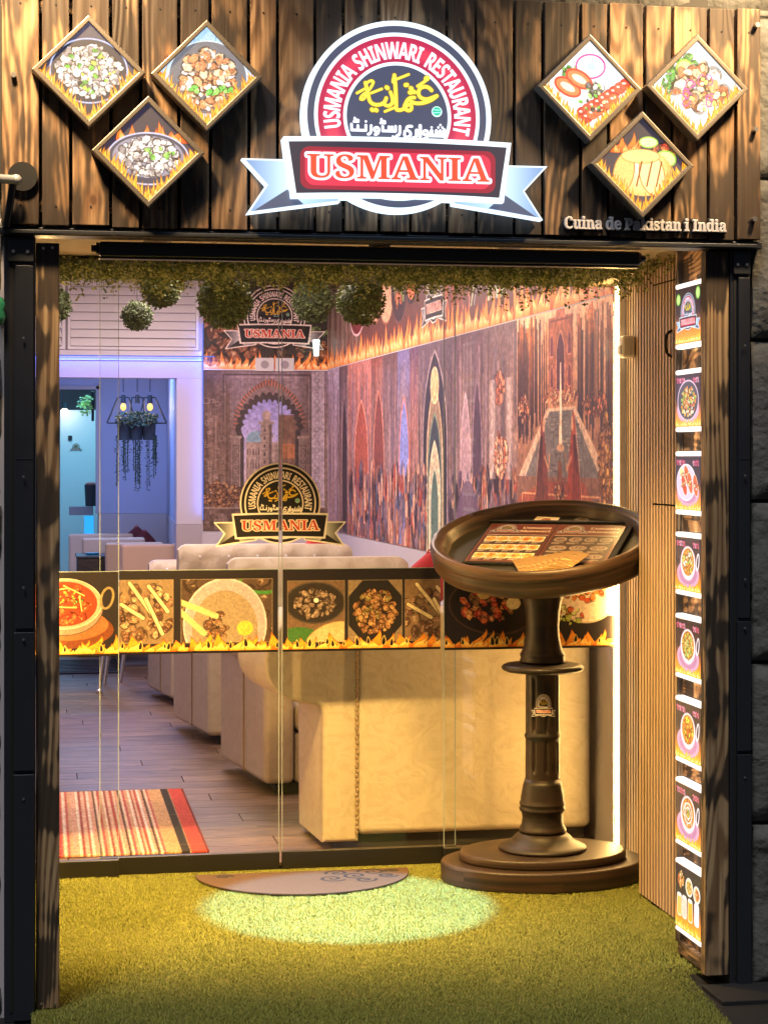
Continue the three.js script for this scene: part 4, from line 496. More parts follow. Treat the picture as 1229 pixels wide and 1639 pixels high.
{ // the backlit sign: three acrylic layers
  const R = 0.282, t = thing('restaurant_sign', 'large backlit round restaurant sign with red USMANIA banner and silver ribbon ends', 'sign', [1.028, 2.607, 0.075]);
  const acrylic = glow([0.62, 0.80, 1.0], 1.2), D = 1024, cd = mkCanvas(D, D), c = cd.getContext('2d'); c.fillStyle = '#e2f4ff'; c.fillRect(0, 0, D, D); c.translate(D / 2, D / 2); logoDisc(c, D / 2 * 0.985, 'lit');
  const circ = new THREE.Shape(); circ.absarc(0, 0, R, 0, Math.PI * 2);
  part('disc_body', extrude(circ, 0.05, 0, 48), acrylic, t); part('disc_face', planarUV(new THREE.ShapeGeometry(circ, 64), -R, -R, 2 * R, 2 * R), printLit(canTex(cd), 1.02), t, { at: [0, 0, 0.0525] });
  const ct = mkCanvas(1400, 420), k = ct.getContext('2d'), q = 400; k.fillStyle = '#d0e8ff'; k.fillRect(0, 0, 1400, 420); k.translate(700, -0.3 * q); logoTails(k, q, true); const tt = printLit(canTex(ct), 0.9);
  for (const s of [-1, 1]) { const sh = shapeFrom(TAIL.map(([x, y]) => [x * -s, y]), R); part('ribbon_body', extrude(sh, 0.04), acrylic, t); part('ribbon_face', planarUV(new THREE.ShapeGeometry(sh), -700 / q * R, -(0.3 + 420 / q) * R, 1400 / q * R, 420 / q * R), tt, t, { at: [0, 0, 0.0425] }); }
  const ban = (g) => { const s = new THREE.Shape(), x0 = 1.15 * R + g, x1 = 1.07 * R + g, y0 = -0.29 * R + g, y1 = -0.83 * R - g; s.moveTo(-x0, y0 - 0.01 * R); s.quadraticCurveTo(0, y0 + 0.035 * R, x0, y0 - 0.01 * R); s.lineTo(x1, y1); s.quadraticCurveTo(0, y1 + 0.045 * R, -x1, y1); s.closePath(); return s; };
  const cb = mkCanvas(1100, 300), b = cb.getContext('2d'), z = 440; b.fillStyle = '#e4f6ff'; b.fillRect(0, 0, 1100, 300); b.translate(550, -0.22 * z); logoBanner(b, z, 'lit');
  part('banner_body', extrude(ban(0.05 * R), 0.07), acrylic, t); part('banner_face', planarUV(new THREE.ShapeGeometry(ban(0.05 * R), 24), -550 / z * R, -(0.22 + 300 / z) * R, 1100 / z * R, 300 / z * R), printLit(canTex(cb), 1.02), t, { at: [0, 0, 0.0725] });
  rectLight('sign_light', [0.75, 0.86, 1], 0.9, 0.5, 0.4, [1.028, 2.58, 0.16], [1.028, 2.58, 2]);
}
{ // six square picture boxes hung on a corner
  const L = [['white and green stir-fry in a black dish, top left', 0.132, 2.711], ['orange fried pieces in a grey pan on blue boards', 0.469, 2.71], ['pale pieces in an oval dish, lower of the left three', 0.301, 2.485], ['red skewers with sliced tomato and radish', 1.614, 2.712], ['kebab pieces with onion rings and herbs on white, rightmost', 1.95, 2.724], ['whole roast chicken with lime slices, lower of the right three', 1.777, 2.486]];
  L.forEach(([d, x, y], i) => {
    const t = thing('picture_box', 'diamond box: ' + d, 'light box', [x, y, FZ + 0.004], 'diamond picture boxes on the boards'); t.rotation.z = -Math.PI / 4; const S = 0.222, o = S / 2, n = o - 0.0085;
    const s = new THREE.Shape([[-o, -o], [o, -o], [o, o], [-o, o]].map((p) => new THREE.Vector2(...p))); s.holes.push(new THREE.Path([[-n, -n], [-n, n], [n, n], [n, -n]].map((p) => new THREE.Vector2(...p))));
    part('frame', extrude(s, 0.05, 0.003), M.frame, t); part('back', bx(-n, n, -n, n, 0, 0.03), M.black, t); const pl = new THREE.PlaneGeometry(2 * n, 2 * n); part('picture', pl, printLit(canTex(grain(dish(i), 0.25, 5)), 1.15), t, { at: [0, 0, 0.044] });
  });
}
// ---- steel: lintel beam, roller-shutter bar, guide rails
{ const t = thing('steel_beam', 'dark steel beam under the burnt boards, spanning the whole doorway', 'beam', [1.03, 2.246, 0]); part('web', rb(-1.15, 1.15, 0, 0.0225, -0.03, 0.062, 0.004), M.steel, t); part('flange', rb(-1.13, 1.13, 0.003, 0.014, 0.062, 0.074, 0.002), M.steelEdge, t); }
{ const t = thing('shutter_bar', 'dark rounded bottom bar of the rolled-up shutter below the beam', 'roller shutter', [1.0, 2.203, -0.1]); part('bar', rb(-0.833, 0.833, 0, 0.044, -0.03, 0.03, 0.008), M.steel, t); part('lip', rb(-0.833, 0.833, -0.007, -0.0005, -0.018, 0.02, 0.003), M.steelEdge, t); for (const s of [-1, 1]) part('end_pin', [cyl(0.011, 0.011, 0.022, s * 0.845, 0.024, 0, 16, 'x'), cyl(0.019, 0.019, 0.008, s * 0.8375, 0.024, 0, 16, 'x')], M.steel, t); }
function rail(name, label, x0, x1, z) {
  const t = thing(name, label, 'guide rail', [x0, 0, z]), w = x1 - x0;
  part('channel', [rb(0, w, -0.03, 2.244, -0.1, 0.0, 0.003)], M.steel, t); part('slot', bx(w * 0.18, w * 0.28, 0, 2.2, 0.0005, 0.002), M.black, t); part('inner_plate', rb(w * 0.36, w * 0.94, 1.11, 2.16, 0.0005, 0.010, 0.002), M.steel, t); part('inner_plate', rb(w * 0.3, w * 0.97, 0.7, 1.1, 0.0005, 0.014, 0.002), M.steel, t); part('lower_plate', rb(w * 0.3, w * 0.97, -0.02, 0.69, 0.0005, 0.018, 0.002), M.steel, t);
  const hp = part('head_plate', rb(w * 0.12, w * 0.95, 2.17, 2.236, 0.0005, 0.012, 0.003), M.steelEdge, t); for (const q of [0.3, 0.75]) part('bolt', cyl(0.005, 0.005, 0.005, w * q, 2.2, 0.014, 12, 'z'), M.bolt, hp);
  for (const y of [1.95, 1.55, 1.23, 1.08, 0.62]) part('bolt', cyl(0.0035, 0.0035, 0.005, w * 0.62, y, 0.0195, 10, 'z'), M.bolt, t); part('plate_joint', bx(w * 0.36, w * 0.94, 1.6, 1.603, 0.0101, 0.0115), M.steelEdge, t);
}
rail('shutter_rail', 'black steel shutter guide rail left of the left wooden post', -0.108, -0.0185, 0.03); rail('shutter_rail', 'black steel shutter guide rail right of the right wooden post', 2.088, 2.153, 0.03);
// ---- burnt timber posts
{ const t = thing('wooden_post', 'charred pale wooden post at the left of the entrance', 'post', [0.016, 0.0, 0.0]); part('timber', rb(-0.0335, 0.034, 0.004, 2.228, -0.035, 0.024, 0.004, { du: 0.3, dv: 0.5, kv: 0.44, seg: 2 }), M.post, t); for (const [x, y] of [[-0.012, 2.212], [0.014, 2.214], [-0.018, 0.02], [0.02, 0.018]]) part('screw', cyl(0.004, 0.004, 0.003, x, y, 0.0255, 10, 'z'), M.bolt, t); }
{ const t = thing('wooden_post', 'charred brown wooden post at the right, beside the lit menu boxes', 'post', [2.049, 0.0, 0.0]); part('timber', rb(-0.038, 0.038, 0.006, 2.243, -0.02, 0.024, 0.004, { du: 0.62, dv: 0.5, kv: 0.44 }), M.post, t); }
{ const t = thing('door_sill', 'low black sill at the foot of the right post', 'sill', [2.08, -0.03, 0.1]); part('sill', rb(-0.085, 0.3, -0.02, 0.014, -0.07, 0.12, 0.004), M.black, t); }
// ---- menu boxes down the right reveal
{
  const t = thing('wood_cladding', 'tall burnt wood cladding facing the porch that holds the menu boxes', 'wood cladding', [2.045, 0, -0.15]);
  part('back_board', rb(0, 0.1, 0.05, 2.295, -0.133, 0.127, 0.003), M.black, t); for (const [z0, z1] of [[-0.142, -0.124]]) part('edge_strip', rb(-0.026, 0.0995, 0.04, 2.298, z0, z1, 0.003, { kv: 0.5, du: 0.6 }), M.post, t);
  const tops = [2.162, 1.886, 1.625, 1.366, 1.104, 0.839, 0.576, 0.315], bots = [1.954, 1.688, 1.423, 1.166, 0.899, 0.629, 0.362, 0.082];
  const block = (a, b, s) => part('spacer_block', rb(-0.006, -0.0005, a, b, -0.123, 0.127, 0.002, { turn: true, du: s * 0.31, dv: s * 0.17 }), M.spacer, t);
  block(tops[0] + 0.002, 2.295, 1); for (let k = 0; k < 7; k++) block(tops[k + 1] + 0.002, bots[k] - 0.002, k + 2); block(0.012, bots[7] - 0.003, 9); part('foot_rail', rb(-0.02, 0.09, 0.002, 0.045, -0.134, 0.127, 0.003, { turn: true, dv: 0.5 }), M.board, t);
  const names = ['showing the round restaurant logo between two green dots, topmost', 'with noodles in a dark pan, second from the top', 'with a pink plate of flat fried pieces, third from the top', 'with a white cup of mixed orange curry, fourth from the top', 'with a white cup of pale yellow stew, fourth from the bottom', 'with a white cup of bright orange curry, third from the bottom', 'with a cream swirl on orange soup, second from the bottom', 'with sauces above tall glasses of drink, lowest'];
  for (let k = 0; k < 8; k++) { const b = thing('menu_box', 'small lit menu box ' + names[k], 'light box', [2.0385, bots[k], -0.148], 'lit menu boxes down the right reveal'), h = tops[k] - bots[k];
    part('casing', rb(-0.024, 0.004, 0.0155, h - 0.0155, -0.122, 0.122, 0.003), M.spacer, b); for (const y of [0, h - 0.015]) part('light_bar', rb(-0.027, 0.004, y, y + 0.015, -0.122, 0.122, 0.006), glow([1, 0.88, 0.78], 1.1), b); const pl = new THREE.PlaneGeometry(0.2425, h - 0.0315); pl.rotateY(-Math.PI / 2); part('picture', pl, printLit(canTex(grain(menuBox(k), 0.2, 4)), 0.82), b, { at: [-0.0255, h / 2, 0] }); const bz = bots[k] - 0.004, tz = tops[k] + 0.004; rectLight('menu_edge_light', [1, 0.74, 0.45], 5, 0.22, 0.012, [2.0285, tz, -0.148], [2.045, tz + 0.05, -0.148]).rotateZ(Math.PI / 2); rectLight('menu_edge_light', [1, 0.74, 0.45], 5, 0.22, 0.012, [2.0285, bz, -0.148], [2.045, bz - 0.05, -0.148]).rotateZ(Math.PI / 2); }
  rectLight('menu_light', [1, 0.72, 0.48], 0.5, 0.22, 2.0, [2.008, 1.12, -0.15], [0, 1.12, -0.15]);
}
const slatSide = std([0.022, 0.013, 0.009], 0.9);
function slat(t, d, y0, y1, z0, z1, du, dv) { const s = part('slat', bx(0.002, d, y0, y1, z0, z1), slatSide, t); part('veneer', rb(-0.001, 0.0019, y0, y1, z0, z1, 0.0012, { du, dv, seg: 1 }), M.oak, s); return s; }
// ---- slatted oak lining: front part with a flush door, and the niche behind
{
  const t = thing('slat_wall', 'oak slat wall lining with a flush slatted door beside the menu panel', 'slat panel', [2.16, 0, -0.6]); part('backing', bx(0.02, 0.172, 0.002, 2.298, -0.525, 0.55), M.oakBack, t); seed(19);
  const y1 = 2.298, cut = 1.439; for (let k = 0; k < 14; k++) { const z = -0.522 + k * 0.0338, du = rnd() * 2, dv = rnd() * 3, z1 = z + 0.0205; if (k < 5) slat(t, 0.0195, 0.006, y1, z, z1, du, dv); else { slat(t, 0.0195, cut + 0.003, 2.222, z, z1, du, dv); slat(t, 0.0195, 2.2265, y1, z, z1, du, dv + 0.4); slat(t, 0.0195, 0.006, cut - 0.003, z, z1, du, dv); } }
  part('door_handle', tube([[0.0, 2.05, -0.145], [-0.018, 2.035, -0.145], [-0.024, 2.0, -0.145], [-0.018, 1.97, -0.145], [0.0, 1.955, -0.145]], 0.005, 20, 8), M.black, t); for (let k = 0; k < 11; k++) slat(t, 0.0195, 0.006, y1, -0.046 + k * 0.034, -0.0255 + k * 0.034, k, k * 0.7);
  const n = thing('slat_wall', 'narrow strip of oak slats in the niche behind the lectern, beside the light strip', 'slat panel', [2.302, 0, -1.43]); part('backing', bx(0.016, 0.032, 0.002, 2.298, -0.36, 0.3), M.oakBack, n); for (let k = 0; k < 18; k++) slat(n, 0.0155, 0.006, y1, -0.315 + k * 0.034, -0.315 + 0.0205 + k * 0.034, k * 0.3, k * 0.7);
}
{ const t = thing('wall_sensor', 'small cream plastic sensor high on the slats beside the light strip', 'sensor', [2.295, 2.0, -1.64]); const hs = part('housing', rb(-0.05, 0.006, 0, 0.088, -0.03, 0.03, 0.014, { seg: 4 }), M.white, t); part('lens', rb(-0.056, -0.049, 0.012, 0.05, -0.018, 0.018, 0.006, { seg: 3 }), M.trim, hs); }
// ---- vertical light strips at both ends of the glass
for (const [x, s, lab, k] of [[2.281, -1, 'bright warm vertical light strip at the right end of the glass', 1], [-0.008, 1, 'warm vertical light strip at the left end of the glass, behind the post', 0.75]]) {
  const t = thing('light_strip', lab, 'light strip', [x, 0.0, -1.745]); part('channel', rb(-0.012, 0.012, 0.005, 2.298, -0.012, 0.008, 0.002), M.trim, t); const f = new THREE.CylinderGeometry(0.0095, 0.0095, 2.285, 12); part('diffuser', f, glow([1, 0.72, 0.32], 7), t, { at: [s * 0.0145, 1.15, 0.0] });
  rectLight('strip_light', [1, 0.57, 0.17], STRIP * k, 0.02, 2.2, [x + s * 0.0245, 1.13, -1.745], [x + s * 1.0, 1.13, -1.745 + 0.12]);
}
// ---- added lamps above the fascia corners, out of view, standing in for unseen street lamps
for (const [x, s, tx] of [[-0.22, 1, 0.16], [2.42, -1, 1.94]]) {
  const t = thing('added_gooseneck_lamp', s > 0 ? 'added gooseneck lamp over the upper left corner of the boards' : 'added gooseneck lamp over the upper right corner of the boards', 'lamp', [x, 3.35, 0.0]); part('arm', tube([[0, 0, 0], [0, 0.3, 0.2], [0, 0.42, 0.5], [0, 0.32, 0.68]], 0.012, 24, 8), M.black, t); part('shade', new THREE.LatheGeometry([[0.02, 0.06], [0.05, 0.05], [0.12, -0.03], [0.125, -0.03], [0.052, 0.056], [0.02, 0.066]].map((p) => new THREE.Vector2(...p)), 24), M.black, t, { at: [0, 0.26, 0.7] });
  part('bulb', new THREE.SphereGeometry(0.028, 16, 12), glow([1, 0.72, 0.4], 6), t, { at: [0, 0.24, 0.7] });
  const l = new THREE.SpotLight(new THREE.Color().setRGB(1, 0.66, 0.32), LAMP, 0, 0.5, 0.95); l.name = 'lamp_light'; l.position.set(x, 3.35 + 0.2, 0.7); l.target.position.set(tx, 2.78, 0.07); l.shadow.radius = 5; l.castShadow = true; scene.add(l, l.target);
}
{ // projector in the porch ceiling that throws the round patch of light on the turf
  const t = thing('ceiling_projector', 'small projector lamp among the ivy of the porch ceiling', 'lamp', [1.075, 2.262, -0.45]); part('housing', cyl(0.035, 0.035, 0.038, 0, 0.02, 0, 20), M.black, t); part('lens', cyl(0.026, 0.026, 0.004, 0, -0.001, 0, 20), glow([0.8, 1, 0.85], 3), t);
  const l = new THREE.SpotLight(new THREE.Color().setRGB(0.2, 0.54, 1), SPOT, 0, 0.235, 0.16); l.name = 'projector_light'; l.position.set(1.075, 2.254, -0.45); l.target.position.set(1.075, 0, -1.08); l.shadow.radius = 0.3; l.castShadow = true; scene.add(l, l.target);
}
{ // two ceiling lamps added to warm the porch and brighten the turf
  for (const [x, z, k, tx, tz] of [[0.36, -0.45, 1, 0.5, -1.62], [1.5, -0.45, 0.42, 1.62, -1.2]]) { const t = thing('added_downlight', x < 1 ? 'added round ceiling lamp at the left of the porch, in the ivy' : 'added round ceiling lamp at the right of the porch, in the ivy', 'lamp', [x, 2.272, z]); part('ring', cyl(0.045, 0.045, 0.028, 0, 0.015, 0, 24), M.trim, t); part('lens', cyl(0.036, 0.036, 0.004, 0, -0.001, 0, 24), glow([1, 0.8, 0.5], 3), t); const l = new THREE.SpotLight(new THREE.Color().setRGB(1, 0.6, 0.17), DOWN * k, 0, 0.72, 1); l.name = 'added_downlight_light'; l.position.set(x, 2.264, z); l.target.position.set(tx, 0, tz); l.shadow.radius = 5; l.castShadow = true; scene.add(l, l.target); }
}
// ---- white bracket at the left edge
{ const t = thing('awning_bracket', 'pale metal awning bracket with a black disc behind it at the left edge of the boards', 'bracket', [-0.1, 2.36, 0.1]); part('arm', [bar([-0.16, 0.028, 0.12], [0.028, 0.035, 0.02], 0.013, 14), new THREE.SphereGeometry(0.016, 14, 10).translate(0.028, 0.035, 0.02)], std([0.5, 0.52, 0.54], 0.45, { metalness: 0.3 }), t); part('black_disc', [cyl(0.042, 0.042, 0.02, 0.045, 0.05, -0.022, 24, 'z')], M.black, t); part('strut', [bar([0.02, 0.03, 0.02], [0.0, -0.09, -0.03], 0.011), bar([-0.03, 0.03, 0.04], [-0.03, -0.09, -0.02], 0.006)], M.steelEdge, t); part('clamp', rb(-0.05, -0.018, -0.05, -0.02, 0.0, 0.04, 0.004), M.chrome, t); }  // black round disc set behind the pipe end
{ const t = thing('green_lantern', 'small green rounded glass fitting on the stone at the left edge', 'lantern', [-0.122, 1.985, 0.05]); part('globe', new THREE.LatheGeometry([[0.001, 0.0], [0.016, 0.006], [0.021, 0.025], [0.015, 0.045], [0.02, 0.06], [0.012, 0.078], [0.001, 0.084]].map((p) => new THREE.Vector2(...p)), 20), new THREE.MeshPhysicalMaterial({ color: new THREE.Color().setRGB(0.05, 0.35, 0.16), roughness: 0.2, clearcoat: 1 }), t); part('bracket', bx(-0.006, 0.006, 0.03, 0.045, -0.09, -0.012), M.steelEdge, t); }
// ---- glass front
const bandTex = canTex(grain(bandArt(), 0.3, 6)), decalTex = (() => { const cv = mkCanvas(1024, 660); fullLogo(cv.getContext('2d'), 512, 322, 311, 'gold'); return canTex(cv); })();
const bandMat = std([1, 1, 1], 0.4, { map: bandTex }), decalMat = std([1, 1, 1], 0.45, { map: decalTex, alphaTest: 0.5, side: THREE.DoubleSide });
function pane(label, x0, x1, z, b0, b1, r1 = x1) {
  const t = thing('glass_panel', label, 'glass panel', [x0, 0, z], 'frameless glass panels of the front'), w = x1 - x0; part('glass', new THREE.PlaneGeometry(w - 0.004, 2.235).translate(w / 2, 1.185, 0), M.glass, t);
  for (const x of [0.0015, w - 0.0015]) part('glass_edge', bx(x - 0.0011, x + 0.0011, 0.069, 2.30, -0.005, 0.005), M.glassEdge, t); part('bottom_rail', rb(0, r1 - x0, 0.001, 0.068, -0.014, 0.016, 0.003), M.darkRail ??= std([0.014, 0.013, 0.012], 0.35), t);
  const f = new THREE.BoxGeometry(b1 - b0, 0.322, 0.0012), uv = f.attributes.uv; for (let i = 0; i < uv.count; i++) { const u = uv.getX(i); uv.setX(i, (b0 + u * (b1 - b0) - 0.0) / 2.227); } part('printed_band', f, bandMat, t, { at: [(b0 + b1) / 2 - x0, 1.008, 0.0035] });
  part('band_edge', bx(b0 - x0, b1 - x0, 1.169, 1.1715, 0.002, 0.004), M.glassEdge, t); return t;
}
pane('glass panel behind the left post, carrying the curry end of the printed band', -0.05, 0.29, -1.755, -0.04, 0.288, 0.29);
const pB = pane('wide glass panel left of centre with the left half of the logo sticker', 0.218, 0.912, -1.80, 0.293, 0.907), pC = pane('glass panel right of centre with the right half of the logo sticker', 0.922, 1.616, -1.80, 0.926, 1.554);
pane('glass panel at the right end, behind the wooden lectern', 1.558, 2.262, -1.755, 1.56, 2.255);
pC.rotation.y = DOOR_TURN;
{ const half = (p, x0, a, b) => { const g = new THREE.PlaneGeometry(b - a, 0.3365), uv = g.attributes.uv, c0 = 0.9165 - 0.261, w = 0.522; for (let i = 0; i < uv.count; i++) uv.setX(i, (a + uv.getX(i) * (b - a) - c0) / w); part('logo_sticker', g, decalMat, p, { at: [(a + b) / 2 - x0, 1.4235, 0.0025], label: 'half of the round gold and black logo sticker' }); }; half(pB, 0.218, 0.6555, 0.909); half(pC, 0.922, 0.925, 1.1775); }
// =====================================================================  the lectern
{
  const LX = 1.88, LZ = -1.45, t = thing('menu_lectern', 'dark turned wooden lectern with an oval tray top and a two-step base', 'lectern', [LX, 0, LZ]);
  const lathe = (pts, n = 48) => new THREE.LatheGeometry(pts.map((p) => new THREE.Vector2(...p)), n), uvm = (g, k = 1) => { const uv = g.attributes.uv; for (let i = 0; i < uv.count; i++) uv.setXY(i, uv.getX(i) * 1.2 * k, uv.getY(i) * k); return g; };
  const base = (r, y0, y1) => uvm(lathe([[0.001, y0], [r - 0.004, y0], [r, y0 + 0.006], [r, y1 - 0.012], [r - 0.004, y1 - 0.003], [r - 0.012, y1], [0.001, y1]], 72)).scale(1, 1, 0.74);
  part('base_step', base(0.392, 0.004, 0.078), M.walnut, t); part('base_step', base(0.322, 0.0785, 0.112), M.walnut, t);
  part('foot', uvm(lathe([[0.001, 0.1125], [0.163, 0.1125], [0.168, 0.118], [0.165, 0.126], [0.15, 0.134], [0.12, 0.148], [0.104, 0.166], [0.094, 0.174], [0.086, 0.178], [0.001, 0.178]])), M.darkWood, t);
  part('lower_turning', uvm(lathe([[0.001, 0.178], [0.088, 0.1785], [0.091, 0.186], [0.088, 0.194], [0.080, 0.21], [0.077, 0.232], [0.080, 0.252], [0.088, 0.262], [0.0895, 0.27], [0.084, 0.276], [0.0885, 0.284], [0.0885, 0.291], [0.083, 0.299], [0.084, 0.306], [0.074, 0.36], [0.0675, 0.382], [0.001, 0.382]])), M.darkWood, t);
  // fluted shaft
  { const rows = [], R = (y) => 0.0655 - 0.0015 * (y - 0.38) / 0.4, n = 96, Y = []; for (let k = 0; k <= 60; k++) Y.push(0.382 + 0.402 * k / 60); const pos = [], idx = [], uv = []; Y.forEach((y, j) => { for (let i = 0; i <= n; i++) { const a = i / n * Math.PI * 2, fl = Math.pow(Math.max(0, Math.cos(a * 8)), 5) * 0.009, win = Math.max(sstep(0.405, 0.415, y) * sstep(0.53, 0.52, y), sstep(0.56, 0.57, y) * sstep(0.775, 0.765, y)), bead = sstep(0.012, 0.004, Math.abs(y - 0.545)) * 0.0045, r = R(y) - fl * win + bead; pos.push(Math.cos(a) * r, y, Math.sin(a) * r); uv.push(i / n, y); if (j && i) { const p = j * (n + 1) + i; idx.push(p, p - 1, p - n - 2, p, p - n - 2, p - n - 1); } } }); const g = new THREE.BufferGeometry(); g.setAttribute('position', new THREE.Float32BufferAttribute(pos, 3)); g.setAttribute('uv', new THREE.Float32BufferAttribute(uv, 2)); g.setIndex(idx); g.computeVertexNormals(); part('fluted_shaft', g, M.darkWood, t); }
  part('collar_plate', uvm(lathe([[0.001, 0.784], [0.066, 0.784], [0.075, 0.788], [0.14, 0.791], [0.153, 0.797], [0.157, 0.805], [0.153, 0.813], [0.142, 0.818], [0.09, 0.822], [0.001, 0.822]])), M.darkWood, t);
  part('neck', uvm(lathe([[0.001, 0.822], [0.084, 0.8225], [0.088, 0.832], [0.083, 0.842], [0.086, 0.85], [0.0855, 0.858], [0.079, 0.868], [0.071, 0.89], [0.064, 0.93], [0.0625, 0.97], [0.066, 1.02], [0.076, 1.07], [0.088, 1.11], [0.1, 1.16], [0.001, 1.16]])), M.darkWood, t);
  // oval tray, tilted to its reader
  const tray = new THREE.Group(); const dir = 0.375, tilt = 0.375;
  const prof = [[0.0, 0.0], [0.80, 0.0], [0.845, 0.006], [0.868, 0.028], [0.885, 0.042], [0.90, 0.047], [0.925, 0.047], [0.94, 0.055], [0.962, 0.057], [0.985, 0.05], [0.998, 0.036], [1.0, 0.022], [0.99, 0.012], [0.992, -0.01], [0.985, -0.035], [0.955, -0.055], [0.9, -0.064], [0.55, -0.095], [0.26, -0.128], [0.0, -0.13]];
  const surf = (a0, a1, mat, name, lab) => { const n = 128, pos = [], uv = [], idx = [], P = prof.slice(a0, a1 + 1); P.forEach(([s, y], j) => { for (let i = 0; i <= n; i++) { const a = i / n * Math.PI * 2, cusp = s > 0.82 && s < 0.98 ? 0.016 * Math.pow(Math.abs(Math.cos(a * 3 + 0.4)), 14) : 0, k = s - cusp; pos.push(Math.cos(a) * k * 0.437, y + (s > 0.98 ? 0 : 0), Math.sin(a) * k * 0.355); uv.push(i / n * 2.4, j * 0.06); if (j && i) { const p = j * (n + 1) + i; idx.push(p, p - 1, p - n - 2, p, p - n - 2, p - n - 1); } } }); const g = new THREE.BufferGeometry(); g.setAttribute('position', new THREE.Float32BufferAttribute(pos, 3)); g.setAttribute('uv', new THREE.Float32BufferAttribute(uv, 2)); g.setIndex(idx); g.computeVertexNormals(); return part(name, g, mat, t); };
  const place = (m, x, y, z, turn = 0) => { const q = new THREE.Quaternion().setFromEuler(new THREE.Euler(0, TRAY_TURN, 0)).multiply(new THREE.Quaternion().setFromEuler(new THREE.Euler(TRAY_TILT, 0, 0))); const v = new THREE.Vector3(x, y, z).applyQuaternion(q); m.position.set(v.x, v.y + 1.262, v.z); m.quaternion.copy(q).multiply(new THREE.Quaternion().setFromEuler(new THREE.Euler(0, turn, 0))); return m; };
  place(surf(0, 2, M.trayFloor, 'tray_floor'), 0, 0, 0); place(surf(2, 12, M.trayWood, 'tray_rim'), 0, 0, 0); place(surf(12, 19, M.trayWood, 'tray_underside'), 0, 0, 0);
  const onTray = (name, label, cat) => thing(name, label, cat, [LX, 0, LZ]);
  const flat = (g) => { g.rotateX(-Math.PI / 2); return g; };
  { const m = onTray('menu_board', 'open brown two-page printed menu lying in the lectern tray', 'menu'); place(part('board', rb(-0.283, 0.283, 0.001, 0.012, -0.188, 0.188, 0.003), M.black, m), 0.012, 0, -0.015, MENU_TURN); const pm = std([1, 1, 1], 0.35, { map: canTex(grain(menuArt(), 0.15, 5)) }); place(part('printed_pages', flat(new THREE.PlaneGeometry(0.545, 0.355)), pm, m), 0.012, 0.0135, -0.015, MENU_TURN); place(part('fold', bx(-0.002, 0.002, 0.0136, 0.0155, -0.177, 0.177), M.darkWood, m), 0.012, 0, -0.015, MENU_TURN); place(part('edge_bar', rb(-0.30, 0.30, 0.001, 0.02, -0.207, -0.190, 0.003), M.black, m), 0.012, 0, -0.015, MENU_TURN); place(part('edge_bar', rb(0.286, 0.303, 0.001, 0.02, -0.19, 0.19, 0.003), M.black, m), 0.012, 0, -0.015, MENU_TURN); }
  { const cv = mkCanvas(256, 128), c = cv.getContext('2d'); seed(5); c.fillStyle = '#efe2c8'; c.fillRect(0, 0, 256, 128); ell(c, 128, 64, 54, 34, '#c87a5a'); heap(c, 128, 64, 50, 34, 26, 13, ['#b0543a', '#d89a78', '#8a3a2c']); const m = onTray('paper_card', 'small white printed card lying above the menu in the lectern tray', 'card'); place(part('card', flat(new THREE.PlaneGeometry(0.098, 0.062)), std([1, 1, 1], 0.5, { map: canTex(cv) }), m), -0.055, 0.009, -0.247, -0.1); }
  { seed(8); const m = onTray('paper_leaflets', 'fan of yellow-brown paper leaflets at the front of the lectern tray', 'leaflets'); const cv = mkCanvas(128, 256), c = cv.getContext('2d'); c.fillStyle = '#8f7040'; c.fillRect(0, 0, 128, 256); c.fillStyle = '#4a3218'; c.fillRect(0, 0, 6, 256); for (let k = 0; k < 40; k++) { c.fillStyle = pick(['#8a5f2a', '#d8b878', '#6a4620', '#c89a50']); c.fillRect(rr(5, 110), rr(5, 240), rr(4, 40), rr(2, 9)); } const kt = canTex(cv); kt.wrapS = kt.wrapT = THREE.RepeatWrapping; kt.repeat.set(10, 5.9); kt.offset.set(0.5, 0.5); const km = std([1, 1, 1], 0.6, { map: kt }); for (let k = 0; k < 9; k++) place(part('leaflet', rb(-0.045, 0.045, 0.016 + k * 0.0022, 0.0175 + k * 0.0022, -0.07, 0.07, 0.0006, { seg: 1 }), km, m), 0.0 + k * 0.02, 0, 0.205 + rr(-0.012, 0.012) - k * 0.004, 0.5 - k * 0.1 + rr(-0.05, 0.05)); }
  // small logo on the dark tray and on the shaft
  const lcv = mkCanvas(512, 320); fullLogo(lcv.getContext('2d'), 256, 150, 135, 'gold'); const lm = std([1, 1, 1], 0.5, { map: canTex(lcv), alphaTest: 0.5 }); place(part('logo_sticker', flat(new THREE.PlaneGeometry(0.115, 0.072)), lm, t), 0.085, 0.0035, -0.262);
  { const g = new THREE.CylinderGeometry(0.0672, 0.0672, 0.1, 24, 1, true, -0.75, 1.7), ro = part('logo_sticker', g, lm, t, { at: [0, 0.665, 0] }); ro.rotation.y = SHAFT_TURN; }
}
